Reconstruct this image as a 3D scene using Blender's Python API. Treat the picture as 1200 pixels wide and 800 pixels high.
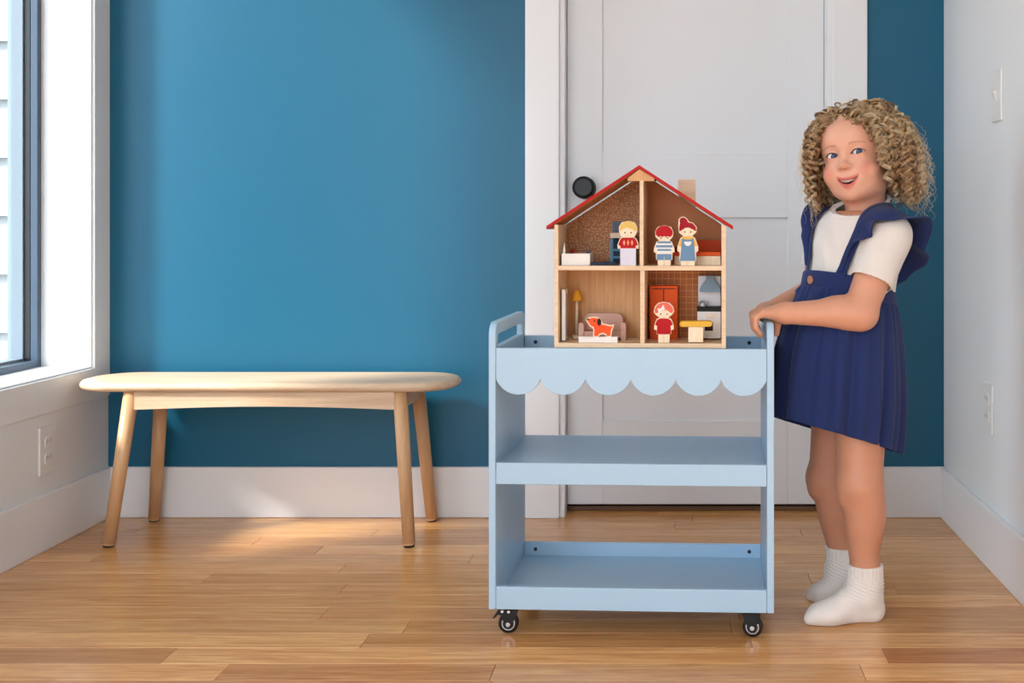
import bpy, bmesh, math, random
import numpy as np
from mathutils import Vector, Matrix
random.seed(7)
rng = np.random.default_rng(11)
SC = bpy.context.scene
COL = SC.collection
for o in list(bpy.data.objects):
    bpy.data.objects.remove(o)

# ------------------------------------------------------------------ camera
FPX = 1300.0            # focal length in pixels of the 1200 px frame
VX, VY = 788.0, 268.0   # principal point (level camera, shifted lens)
CZ = 0.76               # camera height
cd = bpy.data.cameras.new('camera')
cam = bpy.data.objects.new('camera', cd)
COL.objects.link(cam)
cam.location = (0, 0, CZ)
cam.rotation_euler = (math.pi / 2, 0, 0)
cd.sensor_fit = 'HORIZONTAL'
cd.sensor_width = 36.0
cd.lens = 36.0 * FPX / 1200.0
cd.shift_x = -(VX - 600.0) / 1200.0
cd.shift_y = -(400.0 - VY) / 1200.0
cd.clip_start = 0.05
SC.camera = cam

# ------------------------------------------------------------------ world, sun, exposure
w = bpy.data.worlds.new('overcast_sky')
SC.world = w
w.use_nodes = True
wn = w.node_tree
wn.nodes.clear()
wo = wn.nodes.new('ShaderNodeOutputWorld')
wb = wn.nodes.new('ShaderNodeBackground')
wtc = wn.nodes.new('ShaderNodeTexCoord')
wsep = wn.nodes.new('ShaderNodeSeparateXYZ')
wr = wn.nodes.new('ShaderNodeValToRGB')
wr.color_ramp.elements[0].position = 0.44
wr.color_ramp.elements[0].color = (0.40, 0.40, 0.39, 1)
wr.color_ramp.elements[1].position = 0.52
wr.color_ramp.elements[1].color = (0.88, 0.97, 1.10, 1)
wm = wn.nodes.new('ShaderNodeMath')
wm.operation = 'MULTIPLY_ADD'
wm.inputs[1].default_value = 0.5
wm.inputs[2].default_value = 0.5
wn.links.new(wtc.outputs['Generated'], wsep.inputs[0])
wn.links.new(wsep.outputs['Z'], wm.inputs[0])
wn.links.new(wm.outputs[0], wr.inputs[0])
wn.links.new(wr.outputs[0], wb.inputs[0])
wb.inputs[1].default_value = 3.2
wn.links.new(wb.outputs[0], wo.inputs[0])

sd = bpy.data.lights.new('sun', 'SUN')
sd.energy = 4.6
sd.angle = math.radians(8)
sd.color = (1.0, 0.985, 0.96)
sun = bpy.data.objects.new('sun', sd)
COL.objects.link(sun)
az, el = math.radians(32), math.radians(39)
sdir = Vector((math.cos(el) * math.cos(az), math.cos(el) * math.sin(az), -math.sin(el)))
sun.rotation_euler = sdir.to_track_quat('-Z', 'Y').to_euler()
sun.location = (-4, -2, 4)

SC.view_settings.view_transform = 'Standard'
SC.view_settings.look = 'None'
SC.view_settings.gamma = 1.0
SC.view_settings.use_curve_mapping = False
SC.view_settings.exposure = 0.66

# ------------------------------------------------------------------ helpers
def lin(c):
    c = c / 255.0
    return c / 12.92 if c <= 0.04045 else ((c + 0.055) / 1.055) ** 2.4

def rgb(r, g, b):
    return (lin(r), lin(g), lin(b), 1.0)

def mk(name, col, rough=0.5, bump=0.0, bscale=80.0, var=0.0, vscale=6.0, metallic=0.0, sss=0.0,
       stretch=None, coat=0.0, sheen=0.0):
    """plain procedural material: slight colour variation and fine relief"""
    m = bpy.data.materials.new(name)
    m.use_nodes = True
    nt = m.node_tree
    b = nt.nodes['Principled BSDF']
    b.inputs['Base Color'].default_value = col
    b.inputs['Roughness'].default_value = rough
    b.inputs['Metallic'].default_value = metallic
    if coat:
        b.inputs['Coat Weight'].default_value = coat
        b.inputs['Coat Roughness'].default_value = 0.15
    if sheen:
        b.inputs['Sheen Weight'].default_value = sheen
        b.inputs['Sheen Roughness'].default_value = 0.5
    if sss:
        b.inputs['Subsurface Weight'].default_value = sss
        b.inputs['Subsurface Radius'].default_value = (0.010, 0.004, 0.002)
        b.inputs['Subsurface Scale'].default_value = 1.0
    tc = nt.nodes.new('ShaderNodeTexCoord')
    vec = tc.outputs['Object']
    if stretch:
        mp = nt.nodes.new('ShaderNodeMapping')
        mp.inputs['Scale'].default_value = stretch
        nt.links.new(vec, mp.inputs[0])
        vec = mp.outputs[0]
    n1 = nt.nodes.new('ShaderNodeTexNoise')
    n1.inputs['Scale'].default_value = vscale
    n1.inputs['Detail'].default_value = 4
    nt.links.new(vec, n1.inputs['Vector'])
    mx = nt.nodes.new('ShaderNodeMix')
    mx.data_type = 'RGBA'
    v = max(var, 0.02)
    mx.inputs[6].default_value = [max(0, c * (1 - v)) for c in col[:3]] + [1]
    mx.inputs[7].default_value = [min(1, c * (1 + v)) for c in col[:3]] + [1]
    nt.links.new(n1.outputs['Fac'], mx.inputs[0])
    nt.links.new(mx.outputs[2], b.inputs['Base Color'])
    if bump > 0:
        n2 = nt.nodes.new('ShaderNodeTexNoise')
        n2.inputs['Scale'].default_value = bscale
        n2.inputs['Detail'].default_value = 3
        nt.links.new(vec, n2.inputs['Vector'])
        bp = nt.nodes.new('ShaderNodeBump')
        bp.inputs['Strength'].default_value = bump
        bp.inputs['Distance'].default_value = 0.002
        nt.links.new(n2.outputs['Fac'], bp.inputs['Height'])
        nt.links.new(bp.outputs['Normal'], b.inputs['Normal'])
    return m

def wood(name, c1, c2, rough=0.45, scale=(1.2, 22, 22), use_tint=False, dist=0.9, coat=0.0, knots=False):
    """wood grain running along the object's x axis (by the mapping scale)"""
    m = bpy.data.materials.new(name)
    m.use_nodes = True
    nt = m.node_tree
    N = nt.nodes.new
    b = nt.nodes['Principled BSDF']
    b.inputs['Roughness'].default_value = rough
    if coat:
        b.inputs['Coat Weight'].default_value = coat
        b.inputs['Coat Roughness'].default_value = 0.2
    tc = N('ShaderNodeTexCoord')
    oi = N('ShaderNodeObjectInfo')
    mp = N('ShaderNodeMapping')
    mp.inputs['Scale'].default_value = scale
    nt.links.new(tc.outputs['Object'], mp.inputs[0])
    ad = N('ShaderNodeVectorMath')
    ad.operation = 'MULTIPLY_ADD'
    cm = N('ShaderNodeCombineXYZ')
    for i in range(3):
        nt.links.new(oi.outputs['Random'], cm.inputs[i])
    nt.links.new(cm.outputs[0], ad.inputs[0])
    ad.inputs[1].default_value = (37, 53, 71)
    nt.links.new(mp.outputs[0], ad.inputs[2])
    n1 = N('ShaderNodeTexNoise')
    n1.inputs['Scale'].default_value = 2.2
    n1.inputs['Detail'].default_value = 6
    n1.inputs['Roughness'].default_value = 0.62
    n1.inputs['Distortion'].default_value = dist
    nt.links.new(ad.outputs[0], n1.inputs['Vector'])
    n2 = N('ShaderNodeTexNoise')
    n2.inputs['Scale'].default_value = 14
    n2.inputs['Detail'].default_value = 3
    nt.links.new(ad.outputs[0], n2.inputs['Vector'])
    mm = N('ShaderNodeMath')
    mm.operation = 'MULTIPLY_ADD'
    mm.inputs[1].default_value = 0.30
    nt.links.new(n2.outputs['Fac'], mm.inputs[0])
    nt.links.new(n1.outputs['Fac'], mm.inputs[2])
    cr = N('ShaderNodeValToRGB')
    cr.color_ramp.elements[0].position = 0.42
    cr.color_ramp.elements[0].color = c1
    cr.color_ramp.elements[1].position = 0.86
    cr.color_ramp.elements[1].color = c2
    nt.links.new(mm.outputs[0], cr.inputs[0])
    out = cr.outputs[0]
    if use_tint:
        mx = N('ShaderNodeMix')
        mx.data_type = 'RGBA'
        mx.blend_type = 'MULTIPLY'
        mx.inputs[0].default_value = 1.0
        nt.links.new(out, mx.inputs[6])
        nt.links.new(oi.outputs['Color'], mx.inputs[7])
        out = mx.outputs[2]
    nt.links.new(out, b.inputs['Base Color'])
    bp = N('ShaderNodeBump')
    bp.inputs['Strength'].default_value = 0.12
    bp.inputs['Distance'].default_value = 0.001
    nt.links.new(mm.outputs[0], bp.inputs['Height'])
    nt.links.new(bp.outputs['Normal'], b.inputs['Normal'])
    return m

def empty(name, loc=(0, 0, 0), rz=0.0):
    o = bpy.data.objects.new(name, None)
    o.location = loc
    o.rotation_euler = (0, 0, rz)
    o.empty_display_size = 0.05
    COL.objects.link(o)
    return o

def tag(o, label=None, cat=None, group=None, kind=None):
    if label: o['label'] = label
    if cat: o['category'] = cat
    if group: o['group'] = group
    if kind: o['kind'] = kind
    return o

def link(name, verts, faces, mat, parent=None, smooth=False, loc=None):
    me = bpy.data.meshes.new(name)
    me.from_pydata([tuple(map(float, v)) for v in verts], [], [tuple(map(int, f)) for f in faces])
    me.update()
    if smooth:
        me.polygons.foreach_set('use_smooth', [True] * len(me.polygons))
    me.materials.append(mat)
    o = bpy.data.objects.new(name, me)
    if loc: o.location = loc
    if parent: o.parent = parent
    COL.objects.link(o)
    return o

def link_np(name, V, F, mat, parent=None, smooth=True):
    """fast path for big meshes, F is (n,3) or (n,4)"""
    me = bpy.data.meshes.new(name)
    n, k = F.shape
    me.vertices.add(len(V))
    me.vertices.foreach_set('co', np.ascontiguousarray(V, dtype=np.float32).ravel())
    me.loops.add(n * k)
    me.loops.foreach_set('vertex_index', np.ascontiguousarray(F, dtype=np.int32).ravel())
    me.polygons.add(n)
    me.polygons.foreach_set('loop_start', np.arange(0, n * k, k, dtype=np.int32))
    me.polygons.foreach_set('loop_total', np.full(n, k, dtype=np.int32))
    me.update(calc_edges=True)
    me.validate()
    if smooth:
        me.polygons.foreach_set('use_smooth', np.ones(len(me.polygons), dtype=bool))
    me.materials.append(mat)
    o = bpy.data.objects.new(name, me)
    if parent: o.parent = parent
    COL.objects.link(o)
    return o

class MB:
    """collects shapes into one bmesh"""
    def __init__(s): s.bm = bmesh.new()
    def box(s, x0, x1, y0, y1, z0, z1, bev=0.0):
        r = bmesh.ops.create_cube(s.bm, size=1.0)
        vs = r['verts']
        for v in vs:
            v.co = Vector(((x0 + x1) / 2 + v.co.x * (x1 - x0), (y0 + y1) / 2 + v.co.y * (y1 - y0), (z0 + z1) / 2 + v.co.z * (z1 - z0)))
        if bev > 0:
            es = list({e for v in vs for e in v.link_edges})
            bmesh.ops.bevel(s.bm, geom=es, offset=bev, segments=2, affect='EDGES', profile=0.5)
        return s
    def cyl(s, p0, p1, r0, r1=None, n=20, caps=True):
        r1 = r0 if r1 is None else r1
        p0, p1 = Vector(p0), Vector(p1)
        d = p1 - p0
        q = d.to_track_quat('Z', 'Y').to_matrix()
        a, b = [], []
        for i in range(n):
            t = 2 * math.pi * i / n
            e = q @ Vector((math.cos(t), math.sin(t), 0))
            a.append(s.bm.verts.new(p0 + e * r0))
            b.append(s.bm.verts.new(p1 + e * r1))
        for i in range(n):
            f = s.bm.faces.new((a[i], a[(i + 1) % n], b[(i + 1) % n], b[i]))
            f.smooth = True
        if caps:
            s.bm.faces.new(a[::-1])
            s.bm.faces.new(b)
        return s
    def lathe(s, prof, c=(0, 0, 0), axis=(0, 0, 1), n=24):
        """prof: list of (radius, height)"""
        q = Vector(axis).to_track_quat('Z', 'Y').to_matrix()
        c = Vector(c)
        rings = []
        for (r, h) in prof:
            rings.append([s.bm.verts.new(c + q @ Vector((r * math.cos(2 * math.pi * i / n), r * math.sin(2 * math.pi * i / n), h))) for i in range(n)])
        for k in range(len(rings) - 1):
            for i in range(n):
                f = s.bm.faces.new((rings[k][i], rings[k][(i + 1) % n], rings[k + 1][(i + 1) % n], rings[k + 1][i]))
                f.smooth = True
        s.bm.faces.new(rings[0][::-1])
        s.bm.faces.new(rings[-1])
        return s
    def prism(s, pts, depth, to3, holes=None):
        """closed 2d outline pts, extruded; to3(p, d) -> 3d point at extrusion d"""
        a = [s.bm.verts.new(to3(p, 0.0)) for p in pts]
        b = [s.bm.verts.new(to3(p, depth)) for p in pts]
        n = len(pts)
        s.bm.faces.new(a)
        s.bm.faces.new(b[::-1])
        for i in range(n):
            s.bm.faces.new((a[i], b[i], b[(i + 1) % n], a[(i + 1) % n]))
        return s
    def tube(s, pts, r, n=8):
        pts = [Vector(p) for p in pts]
        rings = []
        up = Vector((0.13, 0.21, 0.97))
        for i, p in enumerate(pts):
            t = (pts[min(i + 1, len(pts) - 1)] - pts[max(i - 1, 0)]).normalized()
            x = t.cross(up)
            if x.length < 1e-3: x = t.cross(Vector((1, 0, 0)))
            x.normalize()
            y = t.cross(x)
            rr = r[i] if isinstance(r, (list, tuple)) else r
            rings.append([s.bm.verts.new(p + (x * math.cos(2 * math.pi * k / n) + y * math.sin(2 * math.pi * k / n)) * rr) for k in range(n)])
        for a, b in zip(rings[:-1], rings[1:]):
            for k in range(n):
                f = s.bm.faces.new((a[k], a[(k + 1) % n], b[(k + 1) % n], b[k]))
                f.smooth = True
        s.bm.faces.new(rings[0][::-1])
        s.bm.faces.new(rings[-1])
        return s
    def build(s, name, mat, parent=None, loc=None, smooth=False):
        bmesh.ops.recalc_face_normals(s.bm, faces=s.bm.faces[:])
        me = bpy.data.meshes.new(name)
        s.bm.to_mesh(me)
        s.bm.free()
        if smooth:
            me.polygons.foreach_set('use_smooth', [True] * len(me.polygons))
        me.materials.append(mat)
        o = bpy.data.objects.new(name, me)
        if loc: o.location = loc
        if parent: o.parent = parent
        COL.objects.link(o)
        return o

def bx(name, x0, x1, y0, y1, z0, z1, mat, parent=None, bev=0.0):
    return MB().box(x0, x1, y0, y1, z0, z1, bev).build(name, mat, parent)

def W(px, py, Y):
    """world point seen at that pixel of the photograph at depth Y"""
    return np.array([(px - VX) * Y / FPX, Y, CZ - (py - VY) * Y / FPX])

# ------------------------------------------------------------------ materials
M = {}
M['blue_wall'] = mk('teal_blue_wall_paint', rgb(7, 92, 122), 0.42, 0.10, 260, 0.04, 2.0)
M['blue_wall'].node_tree.nodes['Principled BSDF'].inputs['Specular IOR Level'].default_value = 0.42
M['white_wall'] = mk('white_wall_paint', rgb(228, 230, 230), 0.6, 0.10, 260, 0.02, 2.0)
M['trim'] = mk('white_trim_paint', rgb(232, 232, 232), 0.38, 0.03, 60, 0.015, 3.0)
M['door'] = mk('white_door_paint', rgb(228, 230, 232), 0.42, 0.03, 60, 0.015, 3.0)
M['plastic_white'] = mk('white_plastic', rgb(228, 227, 224), 0.35, 0.0, 40, 0.01)
M['socket_dark'] = mk('dark_slot', rgb(126, 122, 120), 0.6)
M['black_metal'] = mk('matte_black_metal', rgb(18, 18, 19), 0.35, 0.0, 40, 0.05, metallic=0.4)
M['frame_dark'] = mk('dark_window_frame', rgb(24, 29, 36), 0.35, 0.0, 40, 0.05)
M['frame_mid'] = mk('slate_window_gasket', rgb(66, 84, 104), 0.4, 0.0, 40, 0.05)
M['sash'] = mk('pale_sash_paint', rgb(128, 142, 154), 0.4, 0.0, 40, 0.02)
M['siding'] = mk('white_siding_paint', rgb(168, 170, 170), 0.6, 0.05, 30, 0.02)
M['ground'] = mk('pale_gravel_ground', rgb(150, 146, 138), 0.9, 0.4, 30, 0.15, 3)
M['plank'] = wood('oak_floor_planks', rgb(194, 128, 70), rgb(240, 187, 124), 0.27, (1.6, 26, 26), True, 1.2, coat=0.3)
M['floor_gap'] = mk('dark_floor_gap', rgb(70, 42, 24), 0.8)
M['gap_strip'] = wood('dark_gap_strip_wood', rgb(92, 62, 40), rgb(126, 88, 58), 0.5)
M['bench'] = wood('pale_oak', rgb(204, 168, 132), rgb(226, 198, 168), 0.42, (2.0, 34, 34), False, 0.6)
M['bench_leg'] = wood('pale_oak_legs', rgb(200, 154, 108), rgb(220, 178, 134), 0.42, (34, 34, 2.0), False, 0.6)
M['pad'] = mk('dark_felt_pad', rgb(52, 38, 28), 0.9)
M['cart'] = mk('pale_blue_lacquer', rgb(172, 203, 225), 0.36, 0.03, 300, 0.015, 5)
M['screw'] = mk('dark_screw_metal', rgb(40, 56, 74), 0.35, metallic=0.6)
M['rubber'] = mk('black_rubber', rgb(16, 16, 17), 0.55)
M['steel'] = mk('polished_steel', rgb(190, 190, 190), 0.25, metallic=1.0)
M['ply'] = wood('pale_plywood', rgb(216, 184, 146), rgb(236, 210, 176), 0.5, (3, 50, 50), False, 0.5)
M['ply_in'] = wood('warm_plywood', rgb(192, 136, 80), rgb(218, 168, 110), 0.5, (50, 50, 3), False, 0.7)
M['roof_red'] = mk('red_roof_paint', rgb(178, 22, 14), 0.6, 0.03, 100, 0.05)
M['roof_red'].node_tree.nodes['Principled BSDF'].inputs['Specular IOR Level'].default_value = 0.25
M['toywood'] = wood('toy_maple', rgb(228, 204, 170), rgb(242, 224, 196), 0.5, (60, 60, 6), False, 0.4)

# ------------------------------------------------------------------ room shell
XL, XR = -1.490, 0.717
YB = 2.930             # face of the back wall
YF = -1.4              # the room is open behind the camera
ZC = 2.62
WY0, WY1 = 2.16, 2.852  # window opening in the left wall
VY0, VY1 = -1.3, 0.35    # unseen second opening nearer the camera, added for soft side fill
WZ0, WZ1 = 0.402, 2.36
BT = 0.012             # baseboard thickness
BH = 0.133

def struct(o):
    o['kind'] = 'structure'
    return o

floor = struct(bx('floor', XL - 0.2, XR + 0.2, YF, 3.5, -0.06, -0.006, M['floor_gap']))
# planks, each an object of its own under the floor
PP = 0.0725
edge0 = 2.0857
rows = {}
def row_y(k): return edge0 - k * PP     # far edge of row k
light, mid, brown, red, dark = (1.14, 1.14, 1.12), (0.98, 0.95, 0.90), (0.86, 0.77, 0.68), (0.78, 0.62, 0.50), (0.74, 0.68, 0.60)
def xat(px, Y): return (px - VX) * Y / FPX
fixed = {
    0: [(-9, light), (xat(428, 2.05), brown), (xat(880, 2.05), light)],
    1: [(-9, brown), (xat(199, 1.98), light), (xat(1037, 1.98), red)],
    2: [(-9, light), (xat(262, 1.91), brown), (xat(578, 1.91), mid), (xat(1010, 1.91), light)],
}
names_k = 0
for k in range(-14, 12):
    y1 = row_y(k)
    y0 = y1 - PP
    if k in fixed:
        segs = fixed[k]
    else:
        segs = []
        x = XL - 0.3 - random.random() * 0.7
        while x < XR + 0.2:
            c = random.choice([light, mid, mid, brown, mid, (0.92, 0.86, 0.78), (0.9, 0.88, 0.84), (0.86, 0.78, 0.7)])
            segs.append((x, c))
            x += random.uniform(0.55, 1.35)
    for i, (xs, c) in enumerate(segs):
        xe = segs[i + 1][0] if i + 1 < len(segs) else XR + 0.1
        xs, xe = max(xs, XL - 0.1), min(xe, XR + 0.1)
        if xe - xs < 0.02: continue
        g = 0.0004
        p = MB().box(-(xe - xs) / 2 + g, (xe - xs) / 2 - g, -PP / 2 + g, PP / 2 - g, -0.014, 0.0, 0.0007).build('plank', M['plank'], floor, loc=((xs + xe) / 2, (y0 + y1) / 2, 0))
        j = random.uniform(0.95, 1.05)
        p.color = (c[0] * j, c[1] * j * random.uniform(0.985, 1.015), c[2] * j, 1)
near = bx('floor_boards', XL - 0.1, XR + 0.1, YF, row_y(12) , -0.014, 0.0, M['plank'], floor)
near['kind'] = 'stuff'
near.color = (1, 1, 1, 1)

# back wall in three pieces around the doorway
DX0, DX1 = xat(656, YB), xat(975, YB)       # clear opening between casings
DZ1 = 2.06
wall_back = struct(MB().box(XL - 0.2, DX0, YB, YB + 0.14, 0, ZC).box(DX1, XR + 0.2, YB, YB + 0.14, 0, ZC).box(DX0, DX1, YB, YB + 0.14, DZ1, ZC).box(XL, XR, YB + 0.165, YB + 0.185, 0.0, ZC).build('wall_back', M['blue_wall']))  # last box is an unseen sheet added to stop light leaking round the door
wall_right = struct(bx('wall_right', XR, XR + 0.14, YF, YB, 0, ZC, M['white_wall']))
wall_left = struct(MB().box(XL - 0.14, XL, YF, VY0, 0, ZC).box(XL - 0.14, XL, VY1, WY0, 0, ZC).box(XL - 0.14, XL, VY0, VY1, 0, WZ0).box(XL - 0.14, XL, VY0, VY1, WZ1, ZC).box(XL - 0.14, XL, WY1, YB, 0, ZC)
                   .box(XL - 0.14, XL, WY0, WY1, 0, WZ0).box(XL - 0.14, XL, WY0, WY1, WZ1, ZC).build('wall_left', M['white_wall']))
wall_fill_block = struct(MB().box(-0.25, XR + 0.2, YF - 0.12, YF, 0, ZC).box(XL - 0.2, -0.25, YF - 0.12, YF, 2.3, ZC).build('wall_fill_block', M['white_wall']))  # unseen wall added behind the camera, cutting frontal fill on the right
ceiling = struct(bx('ceiling', XL - 0.2, XR + 0.2, YF, YB + 0.14, ZC, ZC + 0.1, M['white_wall']))
def base(name, x0, x1, y0, y1):
    return struct(bx(name, x0, x1, y0, y1, 0.0, BH, M['trim'], None, 0.0025))
CX0, CX1 = xat(616.5, YB), xat(1015, YB)    # outer casing edges
base('baseboard_back', XL, CX0 - 0.0005, YB - BT, YB)
base('baseboard_back', CX1 + 0.0005, XR, YB - BT, YB)
base('baseboard_left', XL, XL + BT, YF, YB - BT)
base('baseboard_right', XR - BT, XR, YF, YB - BT)
# door casing, jambs, stops
struct(bx('trim_1', CX0, DX0, YB - 0.019, YB, 0, DZ1, M['trim'], None, 0.002))
struct(bx('trim_2', DX1, CX1, YB - 0.019, YB, 0, DZ1, M['trim'], None, 0.002))
struct(bx('trim_3', CX0 - 0.02, CX1 + 0.02, YB - 0.024, YB, DZ1 + 0.001, DZ1 + 0.12, M['trim'], None, 0.002))
jx0, jx1 = DX0 + 0.013, DX1 - 0.013
struct(MB().box(DX0, jx0, YB - 0.006, YB + 0.14, 0, DZ1 - 0.013).box(jx1, DX1, YB - 0.006, YB + 0.14, 0, DZ1 - 0.013).box(DX0, DX1, YB - 0.006, YB + 0.14, DZ1 - 0.013, DZ1 - 0.001).build('trim_4', M['trim']))
struct(bx('trim_5', jx0, jx1, YB + 0.062, YB + 0.16, 0.0, 0.012, M['gap_strip'], None, 0.002))  # strip added to close the door gap; its dark colour carries the shade

# door: stiles and rails with two recessed panels
YD = YB + 0.052
door = empty('door_1', (0, YD, 0))
struct(door)
sx0, sx1 = jx0 + 0.0012, jx1 - 0.0012
pl, pr = xat(706, YD), xat(923, YD)
zb, zt = 0.020, DZ1 - 0.02
def zat(py, Y): return CZ - (py - VY) * Y / FPX
z_mid1, z_mid0, z_low = zat(179, YD), zat(255, YD), zat(493, YD)
bx('stile', sx0, pl, 0, 0.035, zb, zt, M['door'], door, 0.0012)
bx('stile', pr, sx1, 0, 0.035, zb, zt, M['door'], door, 0.0012)
bx('rail', pl, pr, 0.0002, 0.035, zb, z_low, M['door'], door, 0.0012)
bx('rail', pl, pr, 0.0002, 0.035, z_mid0, z_mid1, M['door'], door, 0.0012)
bx('rail', pl, pr, 0.0002, 0.035, zt - 0.115, zt, M['door'], door, 0.0012)
bx('panel', pl - 0.002, pr + 0.002, 0.009, 0.028, z_low - 0.002, z_mid0 + 0.002, M['door'], door)
bx('panel', pl - 0.002, pr + 0.002, 0.009, 0.028, z_mid1 - 0.002, zt - 0.11, M['door'], door)
kx, kz = xat(685.5, YD), zat(219.5, YD - 0.05)
knob = MB().lathe([(0.030, 0), (0.030, 0.004), (0.024, 0.008), (0.0115, 0.010), (0.0115, 0.026), (0.020, 0.032), (0.0285, 0.040), (0.030, 0.047), (0.0285, 0.053), (0.022, 0.056), (0.0, 0.0565)][:-1], (kx, 0, kz), (0, -1, 0), 32).build('door_knob', M['black_metal'], door)
knob['label'] = 'round matte black door knob'

# window in the left wall
win = empty('window_1', (XL, 0, 0))
struct(win)
CT = 0.005
# casing on the room face and the white reveal boards
caz0 = 0.322
MB().box(0, CT, WY0 - 0.09, WY0, caz0, WZ1 + 0.08, 0.001).build('casing', M['trim'], win)
MB().box(0, CT, WY1 + 0.0005, YB - 0.001, caz0, WZ1 + 0.08, 0.001).build('casing', M['trim'], win)
MB().box(0, CT, WY0, WY1 + 0.0005, caz0, WZ0, 0.001).build('casing', M['trim'], win)
MB().box(0, CT, WY0, WY1 + 0.0005, WZ1, WZ1 + 0.08, 0.001).build('casing', M['trim'], win)
RJ = 0.005
MB().box(-0.130, -0.003, WY1 - RJ, WY1 - 0.0003, WZ0, WZ1).build('reveal_board', M['trim'], win)
MB().box(-0.130, -0.003, WY0 + 0.0003, WY0 + RJ, WZ0, WZ1).build('reveal_board', M['trim'], win)
MB().box(-0.130, -0.003, WY0 + RJ, WY1 - RJ, WZ0 + 0.0003, WZ0 + RJ).build('sill_board', M['trim'], win)
MB().box(-0.130, -0.003, WY0 + RJ, WY1 - RJ, WZ1 - RJ, WZ1).build('reveal_board', M['trim'], win)
# dark frame and sash (four bars each)
def ring(name, xa, xb, wdt, mat, inset):
    y0, y1, z0, z1 = WY0 + inset, WY1 - inset, WZ0 + inset, WZ1 - inset
    bx(name, xa, xb, y1 - wdt, y1, z0, z1, mat, win, 0.0008)
    bx(name, xa, xb, y0, y0 + wdt, z0, z1, mat, win, 0.0008)
    bx(name, xa, xb, y0 + wdt, y1 - wdt, z0, z0 + wdt, mat, win, 0.0008)
    bx(name, xa, xb, y0 + wdt, y1 - wdt, z1 - wdt, z1, mat, win, 0.0008)
ring('frame_bar', -0.148, -0.130, 0.022, M['frame_mid'], 0.0)
ring('frame_bar', -0.164, -0.148, 0.023, M['frame_dark'], 0.0)
ring('sash_bar', -0.203, -0.164, 0.028, M['sash'], 0.0)
gm = bpy.data.materials.new('window_glass')
gm.use_nodes = True
nt = gm.node_tree
nt.nodes.clear()
go = nt.nodes.new('ShaderNodeOutputMaterial')
gmix = nt.nodes.new('ShaderNodeMixShader')
glw = nt.nodes.new('ShaderNodeLayerWeight')
gpw = nt.nodes.new('ShaderNodeMath')
gpw.operation = 'POWER'
gpw.inputs[1].default_value = 5.0
nt.links.new(glw.outputs['Facing'], gpw.inputs[0])
gf = nt.nodes.new('ShaderNodeMath')
gf.operation = 'MULTIPLY_ADD'
gf.inputs[1].default_value = 0.8
gf.inputs[2].default_value = 0.04
nt.links.new(gpw.outputs[0], gf.inputs[0])
gt = nt.nodes.new('ShaderNodeBsdfTransparent')
gt.inputs[0].default_value = (0.97, 0.99, 0.985, 1)
gg = nt.nodes.new('ShaderNodeBsdfGlossy')
gg.inputs['Roughness'].default_value = 0.01
nt.links.new(gf.outputs[0], gmix.inputs[0])
nt.links.new(gt.outputs[0], gmix.inputs[1])
nt.links.new(gg.outputs[0], gmix.inputs[2])
nt.links.new(gmix.outputs[0], go.inputs[0])
bx('pane', -0.196, -0.192, WY0 + 0.026, WY1 - 0.026, WZ0 + 0.026, WZ1 - 0.026, gm, win)

# white clapboard return of the house outside, and the ground
sid = empty('clapboard_wall', (0, 3.44, 0))
tag(sid, 'white horizontal clapboard siding of the house seen through the window', 'wall')
bx('backing', -4.2, -1.75, 0.016, 0.12, -0.35, 3.2, M['siding'], sid)
pitch = 68.0 * 3.44 / FPX
zs = zat(49, 3.44)
board_me = None
for i in range(-11, 9):
    z0 = zs + i * pitch
    if z0 < -0.4 or z0 > 3.0: continue
    if board_me is None:
        bmk = MB().prism([(-0.018, 0.0), (0.014, 0.0), (0.014, pitch + 0.015), (0.006, pitch + 0.015)], 2.45, lambda p, d: (-4.2 + d, p[0], p[1]))
        b0 = bmk.build('siding_board', M['siding'], sid, loc=(0, 0, z0))
        board_me = b0.data
    else:
        b1 = b0.copy()
        COL.objects.link(b1)
        b1.location = (0, 0, z0)
struct(bx('ground', -9, XL - 0.2, -9, 9, -0.45, -0.35, M['ground']))

# wall plates -------------------------------------------------------------
def outlet(name, x, y, z, side, label, switch=False):
    """plate on a side wall; side=+1 faces +x (left wall), -1 faces -x"""
    r = empty(name, (x, y, z), 0 if side > 0 else math.pi)
    pm = MB().box(0, 0.0055, -0.035, 0.035, -0.057, 0.057, 0.0022).build('cover_plate', M['plastic_white'], r)
    if switch:
        rk = MB().prism([(0.0052, -0.011), (0.0075, -0.011), (0.015, 0.0085), (0.0052, 0.0115)], 0.010, lambda p, d: (p[0], -0.005 + d, p[1])).build('toggle', M['plastic_white'], r)
        MB().cyl((0.005, 0, 0.030), (0.0062, 0, 0.030), 0.003, n=10).build('screw', M['plastic_white'], r)
        MB().cyl((0.005, 0, -0.030), (0.0062, 0, -0.030), 0.003, n=10).build('screw', M['plastic_white'], r)
    else:
        for s in (-1, 1):
            zc = s * 0.0195
            pts = []
            for i in range(24):
                t = 2 * math.pi * i / 24
                pts.append((0.0172 * math.cos(t), max(-0.0135, min(0.0135, 0.0172 * math.sin(t)))))
            q = MB().prism(pts, 0.0025, lambda p, d: (0.0054 + d, p[0], zc + p[1])).build('socket', M['plastic_white'], r)
            MB().box(0.0078, 0.0081, -0.0080, -0.0058, zc - 0.001, zc + 0.007).box(0.0078, 0.0081, 0.0058, 0.0080, zc - 0.001, zc + 0.007).build('slot', M['socket_dark'], q)
        MB().cyl((0.005, 0, 0), (0.0062, 0, 0), 0.003, n=10).build('screw', M['plastic_white'], r)
    tag(r, label, 'light switch' if switch else 'outlet')
    return r
def side_pt(px, py, X):
    Y = X * FPX / (px - VX)
    return Y, CZ - (py - VY) * Y / FPX
y, z = side_pt(54, 527, XL)
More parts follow.
